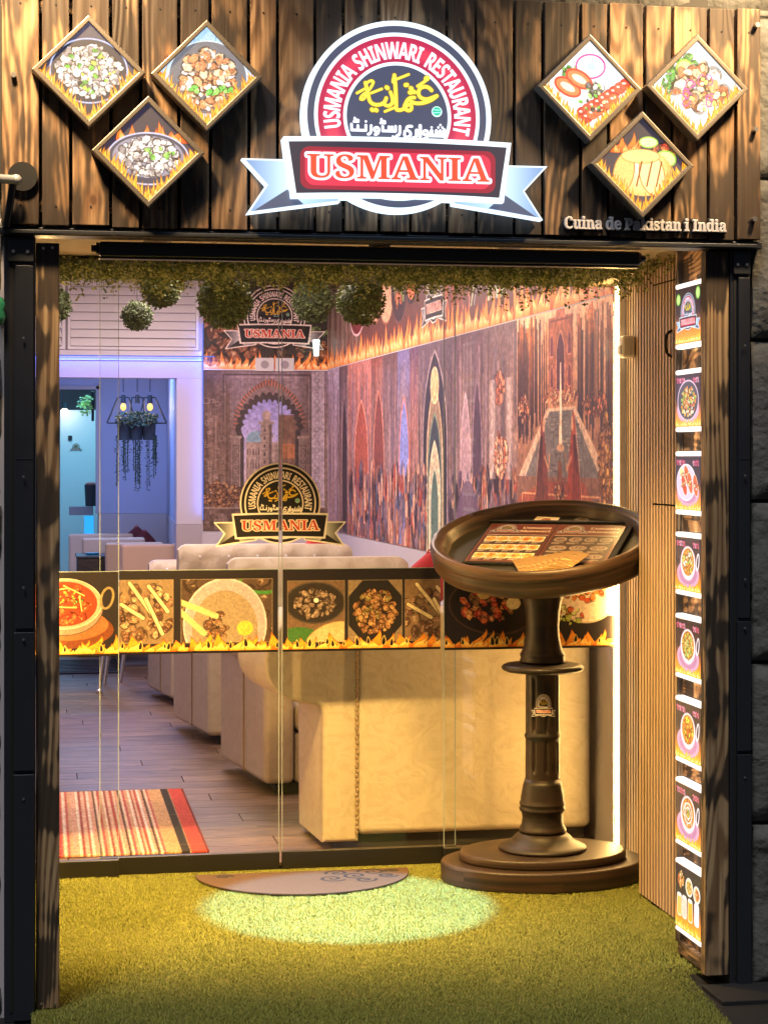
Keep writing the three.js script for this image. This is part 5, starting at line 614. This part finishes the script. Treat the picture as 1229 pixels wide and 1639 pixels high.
{ // half-round mat
  const s = new THREE.Shape(); s.moveTo(-0.41, 0); s.lineTo(0.41, 0); s.absellipse(0, 0, 0.41, 0.385, 0, -Math.PI, true); const g = extrude(s, 0.003, 0.0015, 40); g.rotateX(-Math.PI / 2);
  const cv = mkCanvas(1024, 512), c = cv.getContext('2d'); seed(14); c.fillStyle = '#4a3522'; c.fillRect(0, 0, 1024, 512); for (let k = 0; k < 9000; k++) { c.fillStyle = pick(['#3c2b1b', '#5a4229', '#4a3520', '#66503a']); c.fillRect(rr(0, 1024), rr(0, 512), 3, 2); } c.lineCap = 'round'; for (const sg of [-1, 1]) for (const [x, y, r] of (sg > 0 ? [[330, 70, 70], [240, 140, 65], [390, 160, 48], [160, 70, 56], [120, 190, 66], [270, 240, 52], [430, 60, 36]] : [[380, 60, 40]])) { c.strokeStyle = '#120e0c'; c.lineWidth = 17; c.beginPath(); for (let a = 0; a < 9; a += 0.2) { const q = r * (1 - a / 10); c.lineTo(512 + sg * (x + Math.cos(a + x) * q), y + Math.sin(a + x) * q); } c.stroke(); }
  const uv = g.attributes.uv, p = g.attributes.position; for (let i = 0; i < uv.count; i++) uv.setXY(i, (p.getX(i) + 0.41) / 0.82, 1 - p.getZ(i) / 0.4); const t = thing('door_mat', 'half-round brown door mat with dark scrolls in front of the glass door', 'door mat', [0.985, 0.009, -1.672]); part('mat', g, std([1, 1, 1], 0.9, { map: canTex(cv), bumpMap: canTex(cv), bumpScale: 0.003 }), t); const e = new THREE.Shape(); t.rotation.y = 0; 
}
// =====================================================================  leaves
const leafGeo = (() => { const g = new THREE.BufferGeometry(); g.setAttribute('position', new THREE.Float32BufferAttribute([0, 0, 0, 0.32, 0.06, 0.45, -0.32, 0.06, 0.45, 0, -0.1, 1.05], 3)); g.setIndex([0, 1, 2, 2, 1, 3]); g.computeVertexNormals(); g.setAttribute('uv', new THREE.Float32BufferAttribute([0.5, 0, 1, 0.5, 0, 0.5, 0.5, 1], 2)); return g; })();
function leaves(name, parent, mat, list) { const im = new THREE.InstancedMesh(leafGeo, mat, list.length), m = new THREE.Matrix4(), col = new THREE.Color(), q = new THREE.Quaternion(), e = new THREE.Euler(); list.forEach(([x, y, z, s, a, b, c, k], i) => { q.setFromEuler(e.set(a, b, c)); m.compose(new THREE.Vector3(x, y, z), q, new THREE.Vector3(s, s, s)); im.setMatrixAt(i, m); im.setColorAt(i, col.setRGB(k, k * 1.02, k * 0.8)); }); im.name = name; im.userData.kind = 'stuff'; im.castShadow = im.receiveShadow = true; parent.add(im); return im; }
{
  const t = thing('ivy_garland', 'artificial ivy hanging in a ragged fringe from the porch ceiling', 'garland', [0, 2.30, 0]); seed(401); const A = [], B = [], stems = [];
  for (let k = 0; k < 1350; k++) { const front = rnd() < 0.5, x = rr(-0.02, 2.15), z = x > 1.84 && rnd() < 0.6 ? rr(-1.0, -0.62) : front ? rr(-1.2, -1.0) : rr(-1.74, -1.1);  let L = (front ? rr(0.04, 0.10) : rr(0.02, 0.06)) * (0.25 + 1.4 * fbm(x * 7 + 3, z * 4, 3)); if (rnd() < 0.07) L += rr(0.02, 0.07); let px = x, pz = z; const dx = rr(-0.25, 0.25), dz = rr(-0.25, 0.25), n = Math.ceil(L / 0.0075);
    for (let i = 0; i < n; i++) { const q = i / n; px = x + dx * q * L; pz = z + dz * q * L; const li = [px + rr(-0.008, 0.008), -0.004 - q * L, pz + rr(-0.008, 0.008), rr(0.009, 0.018), rr(0.2, 1.7), rnd() * 6.28, rr(-0.5, 0.5), rr(0.6, 1.5)]; (rnd() < (q > 0.4 ? 0.35 : 0.7) ? A : B).push(li); } if (k % 3 === 0) stems.push(bar([x, 0, z], [x + dx * L, -L, z + dz * L], 0.0008, 3)); }
  leaves('leaves', t, M.leaf, A); leaves('pale_leaves', t, M.leafPale, B); part('stems', stems, M.leafDark, t, { kind: 'stuff' }); part('mesh_backing', bx(-0.02, 2.14, -0.008, -0.001, -1.79, -1.02), M.leafShade, t);  // paler leaves toward the tips put the fringe highlights into leaf colour
}
{ const L = [['small green leaf ball hanging alone in front of the white louvres', 0.539, 2.427, -5.5, 0.086], ['green leaf ball half hidden by ivy, left of centre above the lone ball', 0.555, 2.415, -3.5, 0.095], ['large green leaf ball just left of the logo on the end wall', 0.792, 2.30, -2.8, 0.122], ['green leaf ball just right of the logo on the end wall', 1.417, 2.44, -4.5, 0.11], ['large round green leaf ball right of centre, in front of the food mural', 1.431, 2.325, -3.0, 0.112], ['green leaf ball at the far left, partly behind the left post', 0.05, 2.365, -4.0, 0.09]];
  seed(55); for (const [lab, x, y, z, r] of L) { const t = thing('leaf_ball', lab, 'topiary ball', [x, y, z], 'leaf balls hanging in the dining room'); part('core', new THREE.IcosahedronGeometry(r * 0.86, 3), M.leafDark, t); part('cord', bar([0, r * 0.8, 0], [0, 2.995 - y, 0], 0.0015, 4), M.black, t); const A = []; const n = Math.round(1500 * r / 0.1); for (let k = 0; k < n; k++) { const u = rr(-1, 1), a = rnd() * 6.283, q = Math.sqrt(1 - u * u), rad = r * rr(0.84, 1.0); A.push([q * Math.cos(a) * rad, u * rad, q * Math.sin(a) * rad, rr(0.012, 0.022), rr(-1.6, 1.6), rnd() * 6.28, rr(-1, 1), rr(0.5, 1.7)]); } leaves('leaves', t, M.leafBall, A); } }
// =====================================================================  dining room
{ const mb = (name, label, cv, at, w, h) => { const t = thing(name, label, 'mural', at); part('print', new THREE.BoxGeometry(w, h, 0.004), std([1.3, 1.16, 1.05], 0.5, { map: canTex(cv) }), t); return t; };
  mb('wall_mural', 'printed mural of a scalloped stone archway with a minaret on the end wall', muralBack(), [1.635, 1.667, -8.586], 0.93, 1.192); mb('wall_mural', 'upper print with the restaurant logo above flames on the end wall', upperBack(), [1.635, 2.632, -8.585], 0.93, 0.73);
  part('shelf_line', bx(-0.465, 0.465, -0.374, -0.3655, 0.0, 0.012), M.white, scene.children[scene.children.length - 1]);
  const r1 = thing('wall_mural', 'long printed mural of arches and a courtyard fountain on the right wall', 'mural'); onRight(0.004, 6.77, 1.07, 2.264, 0.002, 'print', std([1.6, 1.42, 1.26], 0.5, { map: canTex(muralRight()) }), r1); const r2 = thing('wall_mural', 'upper print of food above a row of flames along the right wall', 'mural'); onRight(0.004, 6.77, 2.27, 2.997, 0.0025, 'print', std([1.4, 1.35, 1.3], 0.5, { map: canTex(upperRight()) }), r2); onRight(0.004, 6.77, 2.2645, 2.2695, 0.004, 'trim_line', M.white, r2); }
{ const t = thing('wall_sockets', 'pair of white wall sockets on the flame border of the end wall', 'sockets', [1.70, 2.302, -8.58]); for (const s of [-1, 1]) { const pl = part('plate', rb(s * 0.075 - 0.07, s * 0.075 + 0.07, -0.05, 0.05, 0, 0.012, 0.006), M.white, t); part('socket', cyl(0.03, 0.03, 0.004, s * 0.075, 0, 0.013, 20, 'z'), M.wallGrey, pl); } }
{ const t = thing('wall_light', 'tiny glowing white wall light near the room corner above the flames', 'wall light', [2.0, 2.425, -8.5]); part('shade', new THREE.CylinderGeometry(0.026, 0.018, 0.12, 16), glow([0.9, 1, 0.92], 1.6), t); part('bracket', bx(-0.006, 0.006, 0.05, 0.062, -0.08, 0.0), M.chrome, t); }
// louvre panels over the passage
for (const [x0, x1, lab] of [[0.185, 1.135, 'white louvred panel above the passage, right of a narrow gap'], [-0.58, 0.165, 'white louvred panel above the passage at the far left']]) { const t = thing('louvre_panel', lab, 'louvre panel', [x0, 2.4, -8.588]), w = x1 - x0; part('frame', [bx(0, w, 0, 0.022, 0, 0.03), bx(0, w, 0.53, 0.552, 0, 0.03), bx(0, 0.02, 0.022, 0.53, 0, 0.03), bx(w - 0.02, w, 0.022, 0.53, 0, 0.03)], M.white, t); for (let k = 0; k < 8; k++) { const g = bx(0.022, w - 0.022, -0.003, 0.003, -0.031, 0.031); g.rotateX(1.15); g.translate(0, 0.055 + k * 0.0625, 0.016); part('slat', g, M.white, t); } }
struct('passage_trim', bx(-0.6, 1.157, 2.324, 2.395, -8.588, -8.56), M.trim);
// sofas
function sofaBack(label, x0, x1, z) { // bench seen from behind with a scrolled arm end
  const t = thing('bench_sofa', label, 'sofa', [x0, 0, z], 'cream leather bench sofas along the right'), w = x1 - x0;
  const s = new THREE.Shape(); s.moveTo(0.112, 0.065); s.lineTo(0.112, 0.9); s.quadraticCurveTo(0.11, 0.96, 0.05, 0.96); s.bezierCurveTo(-0.12, 0.97, -0.235, 0.9, -0.235, 0.78); s.bezierCurveTo(-0.235, 0.67, -0.14, 0.63, -0.06, 0.625); s.bezierCurveTo(-0.02, 0.62, 0.0, 0.6, 0.002, 0.55); s.lineTo(0, 0.065); s.closePath();
  const g = new THREE.ExtrudeGeometry(s, { depth: 0.43, bevelEnabled: true, bevelSize: 0.018, bevelThickness: 0.022, bevelSegments: 4, curveSegments: 16 }); g.translate(0, 0, -0.452); { const p = g.attributes.position; for (let i = 0; i < p.count; i++) p.setX(i, p.getX(i) + 0.08 * Math.min(0, p.getZ(i)) + 0.06 * sstep(0.5, 0.7, p.getY(i)) * p.getZ(i)); boxUV(g, 1, 1, 1); } part('rolled_arm', g, M.leather, t, { at: [0.02, 0, 0] });
  const p = rb(0.142, w, 0.075, 0.975, -0.345, 0.012, 0.03, { seg: 4, kv: 1 }); part('back_panel', p, M.leather, t); 
  const st = []; for (let k = 0; k < 46; k++) st.push(new THREE.SphereGeometry(0.0085, 6, 5).scale(0.8, 1.35, 0.8).translate(0.139 + (k % 2) * 0.003, 0.085 + k * 0.0192, 0.008)); part('stitched_seam', st, M.seam, t, { kind: 'stuff' });
  part('seat', rb(0.14, w, 0.075, 0.46, -0.95, -0.36, 0.04, { seg: 3 }), M.leather, t); part('plinth', bx(0.05, w - 0.02, 0.012, 0.075, -0.9, -0.03), M.plinth, t); return t;
}
sofaBack('nearest cream leather bench sofa, its broad back towards the glass', 1.115, 2.235, -2.03);
function sofaFront(label, x0, x1, z0, z1, skew) { // bench facing the door, tufted back, padded arm on the aisle
  const t = thing('bench_sofa', label, 'sofa', [x0, 0, z0], 'cream leather bench sofas along the right'), w = x1 - x0, d = z0 - z1;
  const shear = (g) => { const p = g.attributes.position; for (let i = 0; i < p.count; i++) p.setX(i, p.getX(i) + 0.15 * Math.min(0, p.getZ(i))); return g; }; part('arm', shear(rb(0, 0.145, 0.065, 0.74, -d + 0.02, 0, 0.03, { seg: 4 })), M.leather, t); part('arm_roll', shear(cyl(0.085, 0.085, d - 0.02, 0.02, 0.70, -d / 2, 24, 'z')), M.leather, t); part('arm_seam', tube([[-0.002 - d * 0.063, 0.075, -d * 0.42], [-0.0025 - d * 0.063, 0.4, -d * 0.42], [-0.002 - d * 0.063, 0.72, -d * 0.42]], 0.004, 8, 6), M.seam, t);
  part('seat_front', rb(0.147, w, 0.065, 0.3, -d + 0.2, -0.03, 0.02, { seg: 3 }), M.leather, t); const cu = part('seat_cushion', rb(0.147, w, 0.302, 0.45, -d + 0.2, -0.01, 0.045, { seg: 4 }), M.leather, t);
  const nx = 44, ny = 20, g = new THREE.BoxGeometry(w + 0.1, 0.68, 0.16, nx, ny, 2), p = g.attributes.position; boxUV(g, w, 0.68, 0.16); for (let i = 0; i < p.count; i++) { const x = p.getX(i), y = p.getY(i), z = p.getZ(i); const gx = (x + 9) / 0.17, r = Math.round((y - 0.27) / 0.13), gy = (y - 0.27) / 0.13, q = Math.hypot((gx + (r & 1) * 0.5) - Math.round(gx + (r & 1) * 0.5), gy - r); if (z > 0) p.setZ(i, z + 0.022 * sstep(0.0, 0.45, q)); const e = Math.max(0, y - 0.27) / 0.07; p.setZ(i, p.getZ(i) * (1 - 0.45 * e * e)); const ex = Math.max(0, Math.abs(x) - (w + 0.1) / 2 + 0.05) / 0.05; p.setY(i, p.getY(i) - 0.03 * ex * ex * (y > 0.2 ? 1 : 0)); } g.computeVertexNormals(); part('tufted_back', g, M.leather, t, { at: [w / 2 - 0.05, 0.755, -d + 0.08] });
  for (let k = 0; k < Math.floor((w) / 0.17); k++) part('button', new THREE.SphereGeometry(0.012, 10, 8).scale(1, 1, 0.6), M.white, t, { at: [0.02 + k * 0.17, 1.025, -d + 0.175] });
  part('plinth', bx(0.06, w - 0.03, 0.012, 0.065, -d + 0.03, -0.05), M.plinth, t); t.rotation.y = skew; return t;
}
sofaFront('second cream leather bench sofa from the glass, tufted back facing the door', 1.03, 1.86, -3.36, -4.25, 0.0); sofaFront('third cream leather bench sofa from the glass', 0.905, 1.84, -5.0, -5.85, 0.02); sofaFront('farthest cream leather bench sofa, before the passage', 0.82, 1.84, -6.78, -7.5, 0.02).scale.y = 0.84;
{ const mkC = (label, x, y, z, s, mat = M.cushion) => { const t = thing('red_cushion', label, 'cushion', [x, y, z]); const g = new THREE.SphereGeometry(0.5, 24, 16), p = g.attributes.position; for (let i = 0; i < p.count; i++) { const X = p.getX(i), Y = p.getY(i), Z = p.getZ(i), k = Math.pow(Math.abs(X * 2), 0.45) * Math.sign(X), j = Math.pow(Math.abs(Y * 2), 0.45) * Math.sign(Y); p.setXYZ(i, k * s * 0.5, j * s * 0.5, Z * s * 0.42); } g.computeVertexNormals(); g.rotateZ(0.72); part('cover', g, mat, t); part('piping', tube([[-s * 0.34, 0.02, 0], [0, s * 0.66, 0], [s * 0.3, 0.04, 0]], 0.004, 20, 6), M.cushion, t); };
  mkC('bright red pointed cushion at the right end of the second bench sofa', 1.985, 0.98, -4.1, 0.24); mkC('dark red cushion on the third bench sofa, under the corner of the mural', 1.63, 1.02, -5.78, 0.22); mkC('dark red cushion poking above the farthest dining chair', 0.81, 0.91, -11.25, 0.17, M.maroon); mkC('dark red cushion poking above the second dining chair from the back', 0.86, 0.885, -10.9, 0.17, M.maroon); }
// dining chairs
{ const L = [['cream upholstered dining chair farthest back by the end wall', 0.50, -11.1, 0.55, 0.96], ['cream dining chair second from the back, before the cushions', 0.585, -10.5, 0.52, 0.95], ['cream dining chair third from the back in the passage', 0.72, -9.75, 0.46, 0.94], ['nearest cream dining chair, beside the purple pier', 0.80, -8.95, 0.44, 0.96]]; let proto;
  L.forEach(([lab, x, z, w, h], i) => { let t; if (!proto) { t = proto = thing('dining_chair', lab, 'chair', [x, 0, z], 'cream dining chairs in the passage'); part('backrest', rb(-0.25, 0.25, 0.42, 1.0, -0.03, 0.04, 0.025, { seg: 3 }), M.chairFab, t); part('seat', rb(-0.25, 0.25, 0.4, 0.5, -0.5, -0.03, 0.03, { seg: 3 }), M.chairFab, t); for (const [a, b] of [[-0.22, 0.03], [0.22, 0.03], [-0.22, -0.46], [0.22, -0.46]]) part('leg', bar([a, 0.41, b], [a * 1.08, 0.012, b * 1.12], 0.013), M.chrome, t); } else { t = proto.clone(); t.name = numbered('dining_chair'); t.userData = { ...proto.userData, label: lab }; scene.add(t); t.position.set(x, 0, z); } t.scale.set(w / 0.5, h, 1); t.rotation.y = 0.05 * i; }); }
{ const t = thing('side_table', 'slim-legged steel table in the aisle behind the printed band', 'table', [0.36, 0, -7.75]); part('top', rb(-0.35, 0.22, 0.735, 0.765, -0.6, 0.2, 0.01), M.walnut, t); for (const [a, b] of [[0.02, 0.2], [0.07, -0.24], [0.19, -0.42], [-0.3, 0.2]]) part('leg', bar([a + 0.09, 0.735, b - 0.06], [a, 0.012, b], 0.014), M.chrome, t); part('foot', new THREE.SphereGeometry(0.022, 12, 8).translate(0.02, 0.024, 0.2), M.chrome, t); }
{ const t = thing('dark_mat', 'dark ribbed mat on the floor of the passage mouth', 'mat', [0.3, 0.0125, -9.0]); part('mat', rb(-0.4, 0.28, 0, 0.012, -0.7, 0.25, 0.004), M.black, t); for (let k = 0; k < 9; k++) part('rib', bx(-0.39, 0.27, 0.0125, 0.016, -0.66 + k * 0.1, -0.62 + k * 0.1), M.darkRail, t); }
{ const t = thing('striped_rug', 'red and cream striped rug inside the door at the lower left', 'rug', [0.28, 0.0125, -2.83]); const g = rb(-0.38, 0.375, 0, 0.011, -0.745, 0.745, 0.004); const uv = g.attributes.uv, p = g.attributes.position; for (let i = 0; i < uv.count; i++) uv.setXY(i, (p.getX(i) + 0.38) / 0.755, (p.getZ(i) + 0.745) / 1.49 * 2.2); const rt = canTex(rugArt()); rt.wrapT = THREE.RepeatWrapping; part('weave', g, std([1, 1, 1], 0.95, { map: rt, bumpMap: rt, bumpScale: 0.003 }), t); t.rotation.y = 0.0; part('binding', rb(0.3755, 0.384, 0.0, 0.013, -0.745, 0.745, 0.004), std([0.22, 0.03, 0.03], 0.9), t); }
// hanging planter with three caged bulbs
{ const t = thing('pendant_planter', 'hanging planter of ivy under black wire pendants with glowing bulbs', 'pendant lamp', [0.77, 1.9, -10.5]); seed(61);
  const cage = (x, dx) => [bar([x - 0.045, 0.215, 0], [x + 0.045, 0.215, 0], 0.007, 6), bar([x - 0.045, 0.215, 0], [x - 0.135 * dx[0], 0.0, 0.02], 0.007, 6), bar([x + 0.045, 0.215, 0], [x + 0.135 * dx[1], 0.0, 0.02], 0.007, 6), bar([x - 0.135 * dx[0], 0, 0.02], [x + 0.135 * dx[1], 0, 0.02], 0.007, 6)];
  part('cage', cage(-0.105, [1, 0.75]), M.black, t); part('cage', cage(0.115, [0.75, 1]), M.black, t); part('cage', cage(0.01, [0.5, 0.5]), M.black, t);
  for (const [x, lit] of [[-0.105, 1], [0.115, 1], [0.01, 0]]) { part('cord', bar([x, 0.26, 0], [x, 0.7, 0], 0.005, 6), M.black, t); const ho = part('holder', cyl(0.022, 0.018, 0.07, x, 0.2, 0, 14), M.black, t); if (lit) part('bulb', new THREE.SphereGeometry(0.024, 14, 10).scale(1, 1.3, 1), glow([1, 0.5, 0.1], 1.5), ho, { at: [x, 0.135, 0] }); }
  for (const x of [-0.1, 0.0, 0.105]) part('pot', new THREE.CylinderGeometry(0.058, 0.05, 0.13, 16), M.darkPot, t, { at: [x, -0.075, 0.03] });
  const vines = [], A = [], B = []; for (let k = 0; k < 700; k++) { const x = rr(-0.16, 0.17), r = Math.sqrt(rnd()) * 0.07; A.push([x, 0.02 + rr(-0.05, 0.08) * (1 - Math.abs(x) * 2), 0.05 + rr(-0.07, 0.07), rr(0.018, 0.036), rr(-1, 1.5), rnd() * 6.28, rr(-1, 1), rr(0.6, 1.7)]); }
  for (let k = 0; k < 26; k++) { const x = rr(-0.16, 0.165), L = rr(0.18, 0.48), z = 0.03 + rr(-0.04, 0.05); vines.push(bar([x, -0.1, z], [x, -0.11 - L, z], 0.003, 5)); for (let i = 0; i < L / 0.011; i++) B.push([x + Math.sin(i * 0.3 + k) * 0.004 + rr(-0.012, 0.012), -0.11 - i * 0.011, z + rr(-0.012, 0.012), rr(0.012, 0.021), rr(0, 1.6), rnd() * 6.28, rr(-0.6, 0.6), rr(0.5, 1.4)]); } part('vines', vines, M.leafDark, t, { kind: 'stuff' }); leaves('bush_leaves', t, M.leafDark, A); leaves('trailing_leaves', t, M.leafDark, B);
  for (const x of [-0.105, 0.115]) { const l = new THREE.PointLight(new THREE.Color().setRGB(1, 0.6, 0.2), 0.12); l.name = 'pendant_light'; l.position.set(0.77 + x, 2.035, -10.5); l.castShadow = true; scene.add(l); } }
// things at the far left of the back room
{ const t = thing('open_door', 'pale door standing open in the back room with a small round logo', 'door', [0.2, 0.0, -14.2]); part('leaf', rb(-0.02, 0.42, 0.01, 2.1, -0.04, 0, 0.004), M.white, t); const cv = mkCanvas(256, 160); fullLogo(cv.getContext('2d'), 128, 76, 68, 'print'); part('logo_sticker', new THREE.PlaneGeometry(0.15, 0.094), std([1, 1, 1], 0.5, { map: canTex(cv), alphaTest: 0.5 }), t, { at: [0.14, 1.72, 0.003] }); part('lock_plate', rb(0.06, 0.1, 1.79, 1.84, 0.0, 0.012, 0.003), M.steel, t); t.rotation.y = 0.02; }
{ const t = thing('door_frame', 'grey door frame at the end of the passage', 'door frame', [0.49, 0, -11.58]); part('jamb', rb(-0.022, 0.012, 1.12, 2.26, -0.05, 0.016, 0.004), M.wallGrey, t); part('head', rb(-0.9, 0.012, 2.215, 2.25, -0.05, 0.016, 0.004), M.wallGrey, t); part('jamb', rb(-0.375, -0.345, 0, 2.213, -0.05, 0.016, 0.004), M.wallGrey, t); }
{ const t = thing('room_lamp', 'small bright bulb in the back room beside the left post', 'lamp', [0.225, 2.08, -14.05]); part('bulb', new THREE.SphereGeometry(0.035, 16, 12), glow([1, 0.93, 0.78], 5), t); part('base', cyl(0.03, 0.03, 0.06, 0, 0.06, 0, 14), M.steelEdge, t); const l = new THREE.PointLight(new THREE.Color().setRGB(1, 0.9, 0.75), 0.05); l.name = 'room_lamp_light'; l.position.set(0.225, 2.08, -14.05); scene.add(l); }
{ const t = thing('wall_shelf', 'grey shelf with a dark bin and pink contents beside the back doorway', 'shelf', [0.42, 1.1, -12.6]); part('board', rb(-0.17, 0.05, -0.02, 0.06, -0.1, 0.1, 0.006), M.wallGrey, t); part('bin', new THREE.CylinderGeometry(0.06, 0.05, 0.2, 16), M.steelEdge, t, { at: [0.03, 0.162, 0] }); part('contents', new THREE.SphereGeometry(0.05, 14, 8).scale(1, 0.5, 1), std([0.7, 0.25, 0.22], 0.7), t, { at: [0.03, 0.265, 0] }); part('blue_lamp', rb(-0.03, 0.055, -0.3, -0.03, -0.02, 0.02, 0.01), glow([0.02, 0.32, 0.95], 0.9), t); }
{ const t = thing('hanging_plant', 'bright green leafy sprig hanging in the back doorway', 'plant', [0.44, 2.12, -12.8]); seed(88); const A = []; for (let k = 0; k < 90; k++) A.push([rr(-0.09, 0.02), rr(-0.1, 0.08), rr(-0.04, 0.04), rr(0.025, 0.05), rr(-1, 1.5), rnd() * 6.28, rr(-1, 1), rr(1.4, 2.6)]); leaves('leaves', t, M.leafPale, A); part('bracket', rb(0.02, 0.045, -0.16, 0.12, -0.02, 0.02, 0.004), M.steel, t); }
{ const t = thing('low_cabinet', 'low greyish cabinet with a turquoise dish in the passage', 'cabinet', [0.3, 0, -10.0]); part('body', rb(-0.02, 0.3, 0.014, 0.8, -0.5, 0, 0.01), std([0.25, 0.22, 0.2], 0.5, { map: TX.plank }), t); part('edge', rb(-0.03, 0.31, 0.801, 0.825, -0.51, 0.01, 0.006), M.steelEdge, t); part('dish', cyl(0.045, 0.06, 0.018, 0.1, 0.8355, -0.1, 24), std([0.02, 0.35, 0.5], 0.3), t); }
// ---- lamps of the room: fitting and light together
function panelLamp(label, x, y, z, rgb, k, s = 0.55) { const t = thing('ceiling_lamp', label, 'ceiling lamp', [x, y, z]); part('frame', rb(-s / 2 - 0.02, s / 2 + 0.02, -0.03, 0, -s / 2 - 0.02, s / 2 + 0.02, 0.005), M.white, t); part('diffuser', bx(-s / 2, s / 2, -0.034, -0.0305, -s / 2, s / 2), glow(rgb, 1.2), t); rectLight('ceiling_lamp_light', rgb, k, s, s, [x, y - 0.04, z], [x, 0, z + 0.001]); }
panelLamp('square ceiling lamp near the glass, above the ivy', 0.9, 2.995, -3.4, [1, 0.76, 0.62], ROOM * 0.9); panelLamp('square ceiling lamp over the middle benches', 0.9, 2.995, -5.6, [1, 0.77, 0.70], ROOM); panelLamp('square ceiling lamp over the far end of the room', 0.9, 2.995, -7.0, [1, 0.73, 0.76], ROOM * 0.85);
{ const t = thing('blue_strip', 'blue light strip tucked above the passage opening', 'light strip', [0.3, 2.35, -8.52]); part('tube', bx(-0.85, 0.95, 0, 0.008, -0.008, 0.008), glow([0.1, 0.22, 1], 0.5), t); rectLight('blue_strip_light', [0.03, 0.11, 1], BLUE, 1.8, 0.03, [0.35, 2.345, -8.52], [0.35, 2.0, -8.585]); }
{ const t = thing('blue_strip', 'blue light strip standing at the right edge of the purple pier', 'light strip', [1.166, 0, -8.55]); part('tube', rb(-0.004, 0.004, 1.15, 2.6, -0.004, 0.004, 0.002), glow([0.12, 0.26, 1], 0.5), t); rectLight('blue_strip_light', [0.05, 0.16, 1], BLUE * 0.22, 0.03, 1.4, [1.155, 1.9, -8.54], [1.0, 1.9, -8.60]); }
rectLight('passage_light', [0.22, 0.38, 0.95], 36, 0.5, 0.5, [0.5, 2.585, -10.0], [0.5, 0, -10.001]); { const t = thing('ceiling_lamp', 'blue ceiling lamp inside the passage', 'ceiling lamp', [0.5, 2.6, -10]); part('diffuser', bx(-0.25, 0.25, -0.012, -0.002, -0.25, 0.25), glow([0.3, 0.5, 1], 1), t); }
rectLight('back_room_light', [0.16, 0.58, 0.9], 13, 0.6, 0.6, [0.35, 2.585, -13.2], [0.35, 0, -13.201]); { const t = thing('ceiling_lamp', 'turquoise ceiling lamp in the back room', 'ceiling lamp', [0.35, 2.6, -13.2]); part('diffuser', bx(-0.3, 0.3, -0.012, -0.002, -0.3, 0.3), glow([0.3, 0.8, 1], 1), t); }
renderer.render(scene, camera);
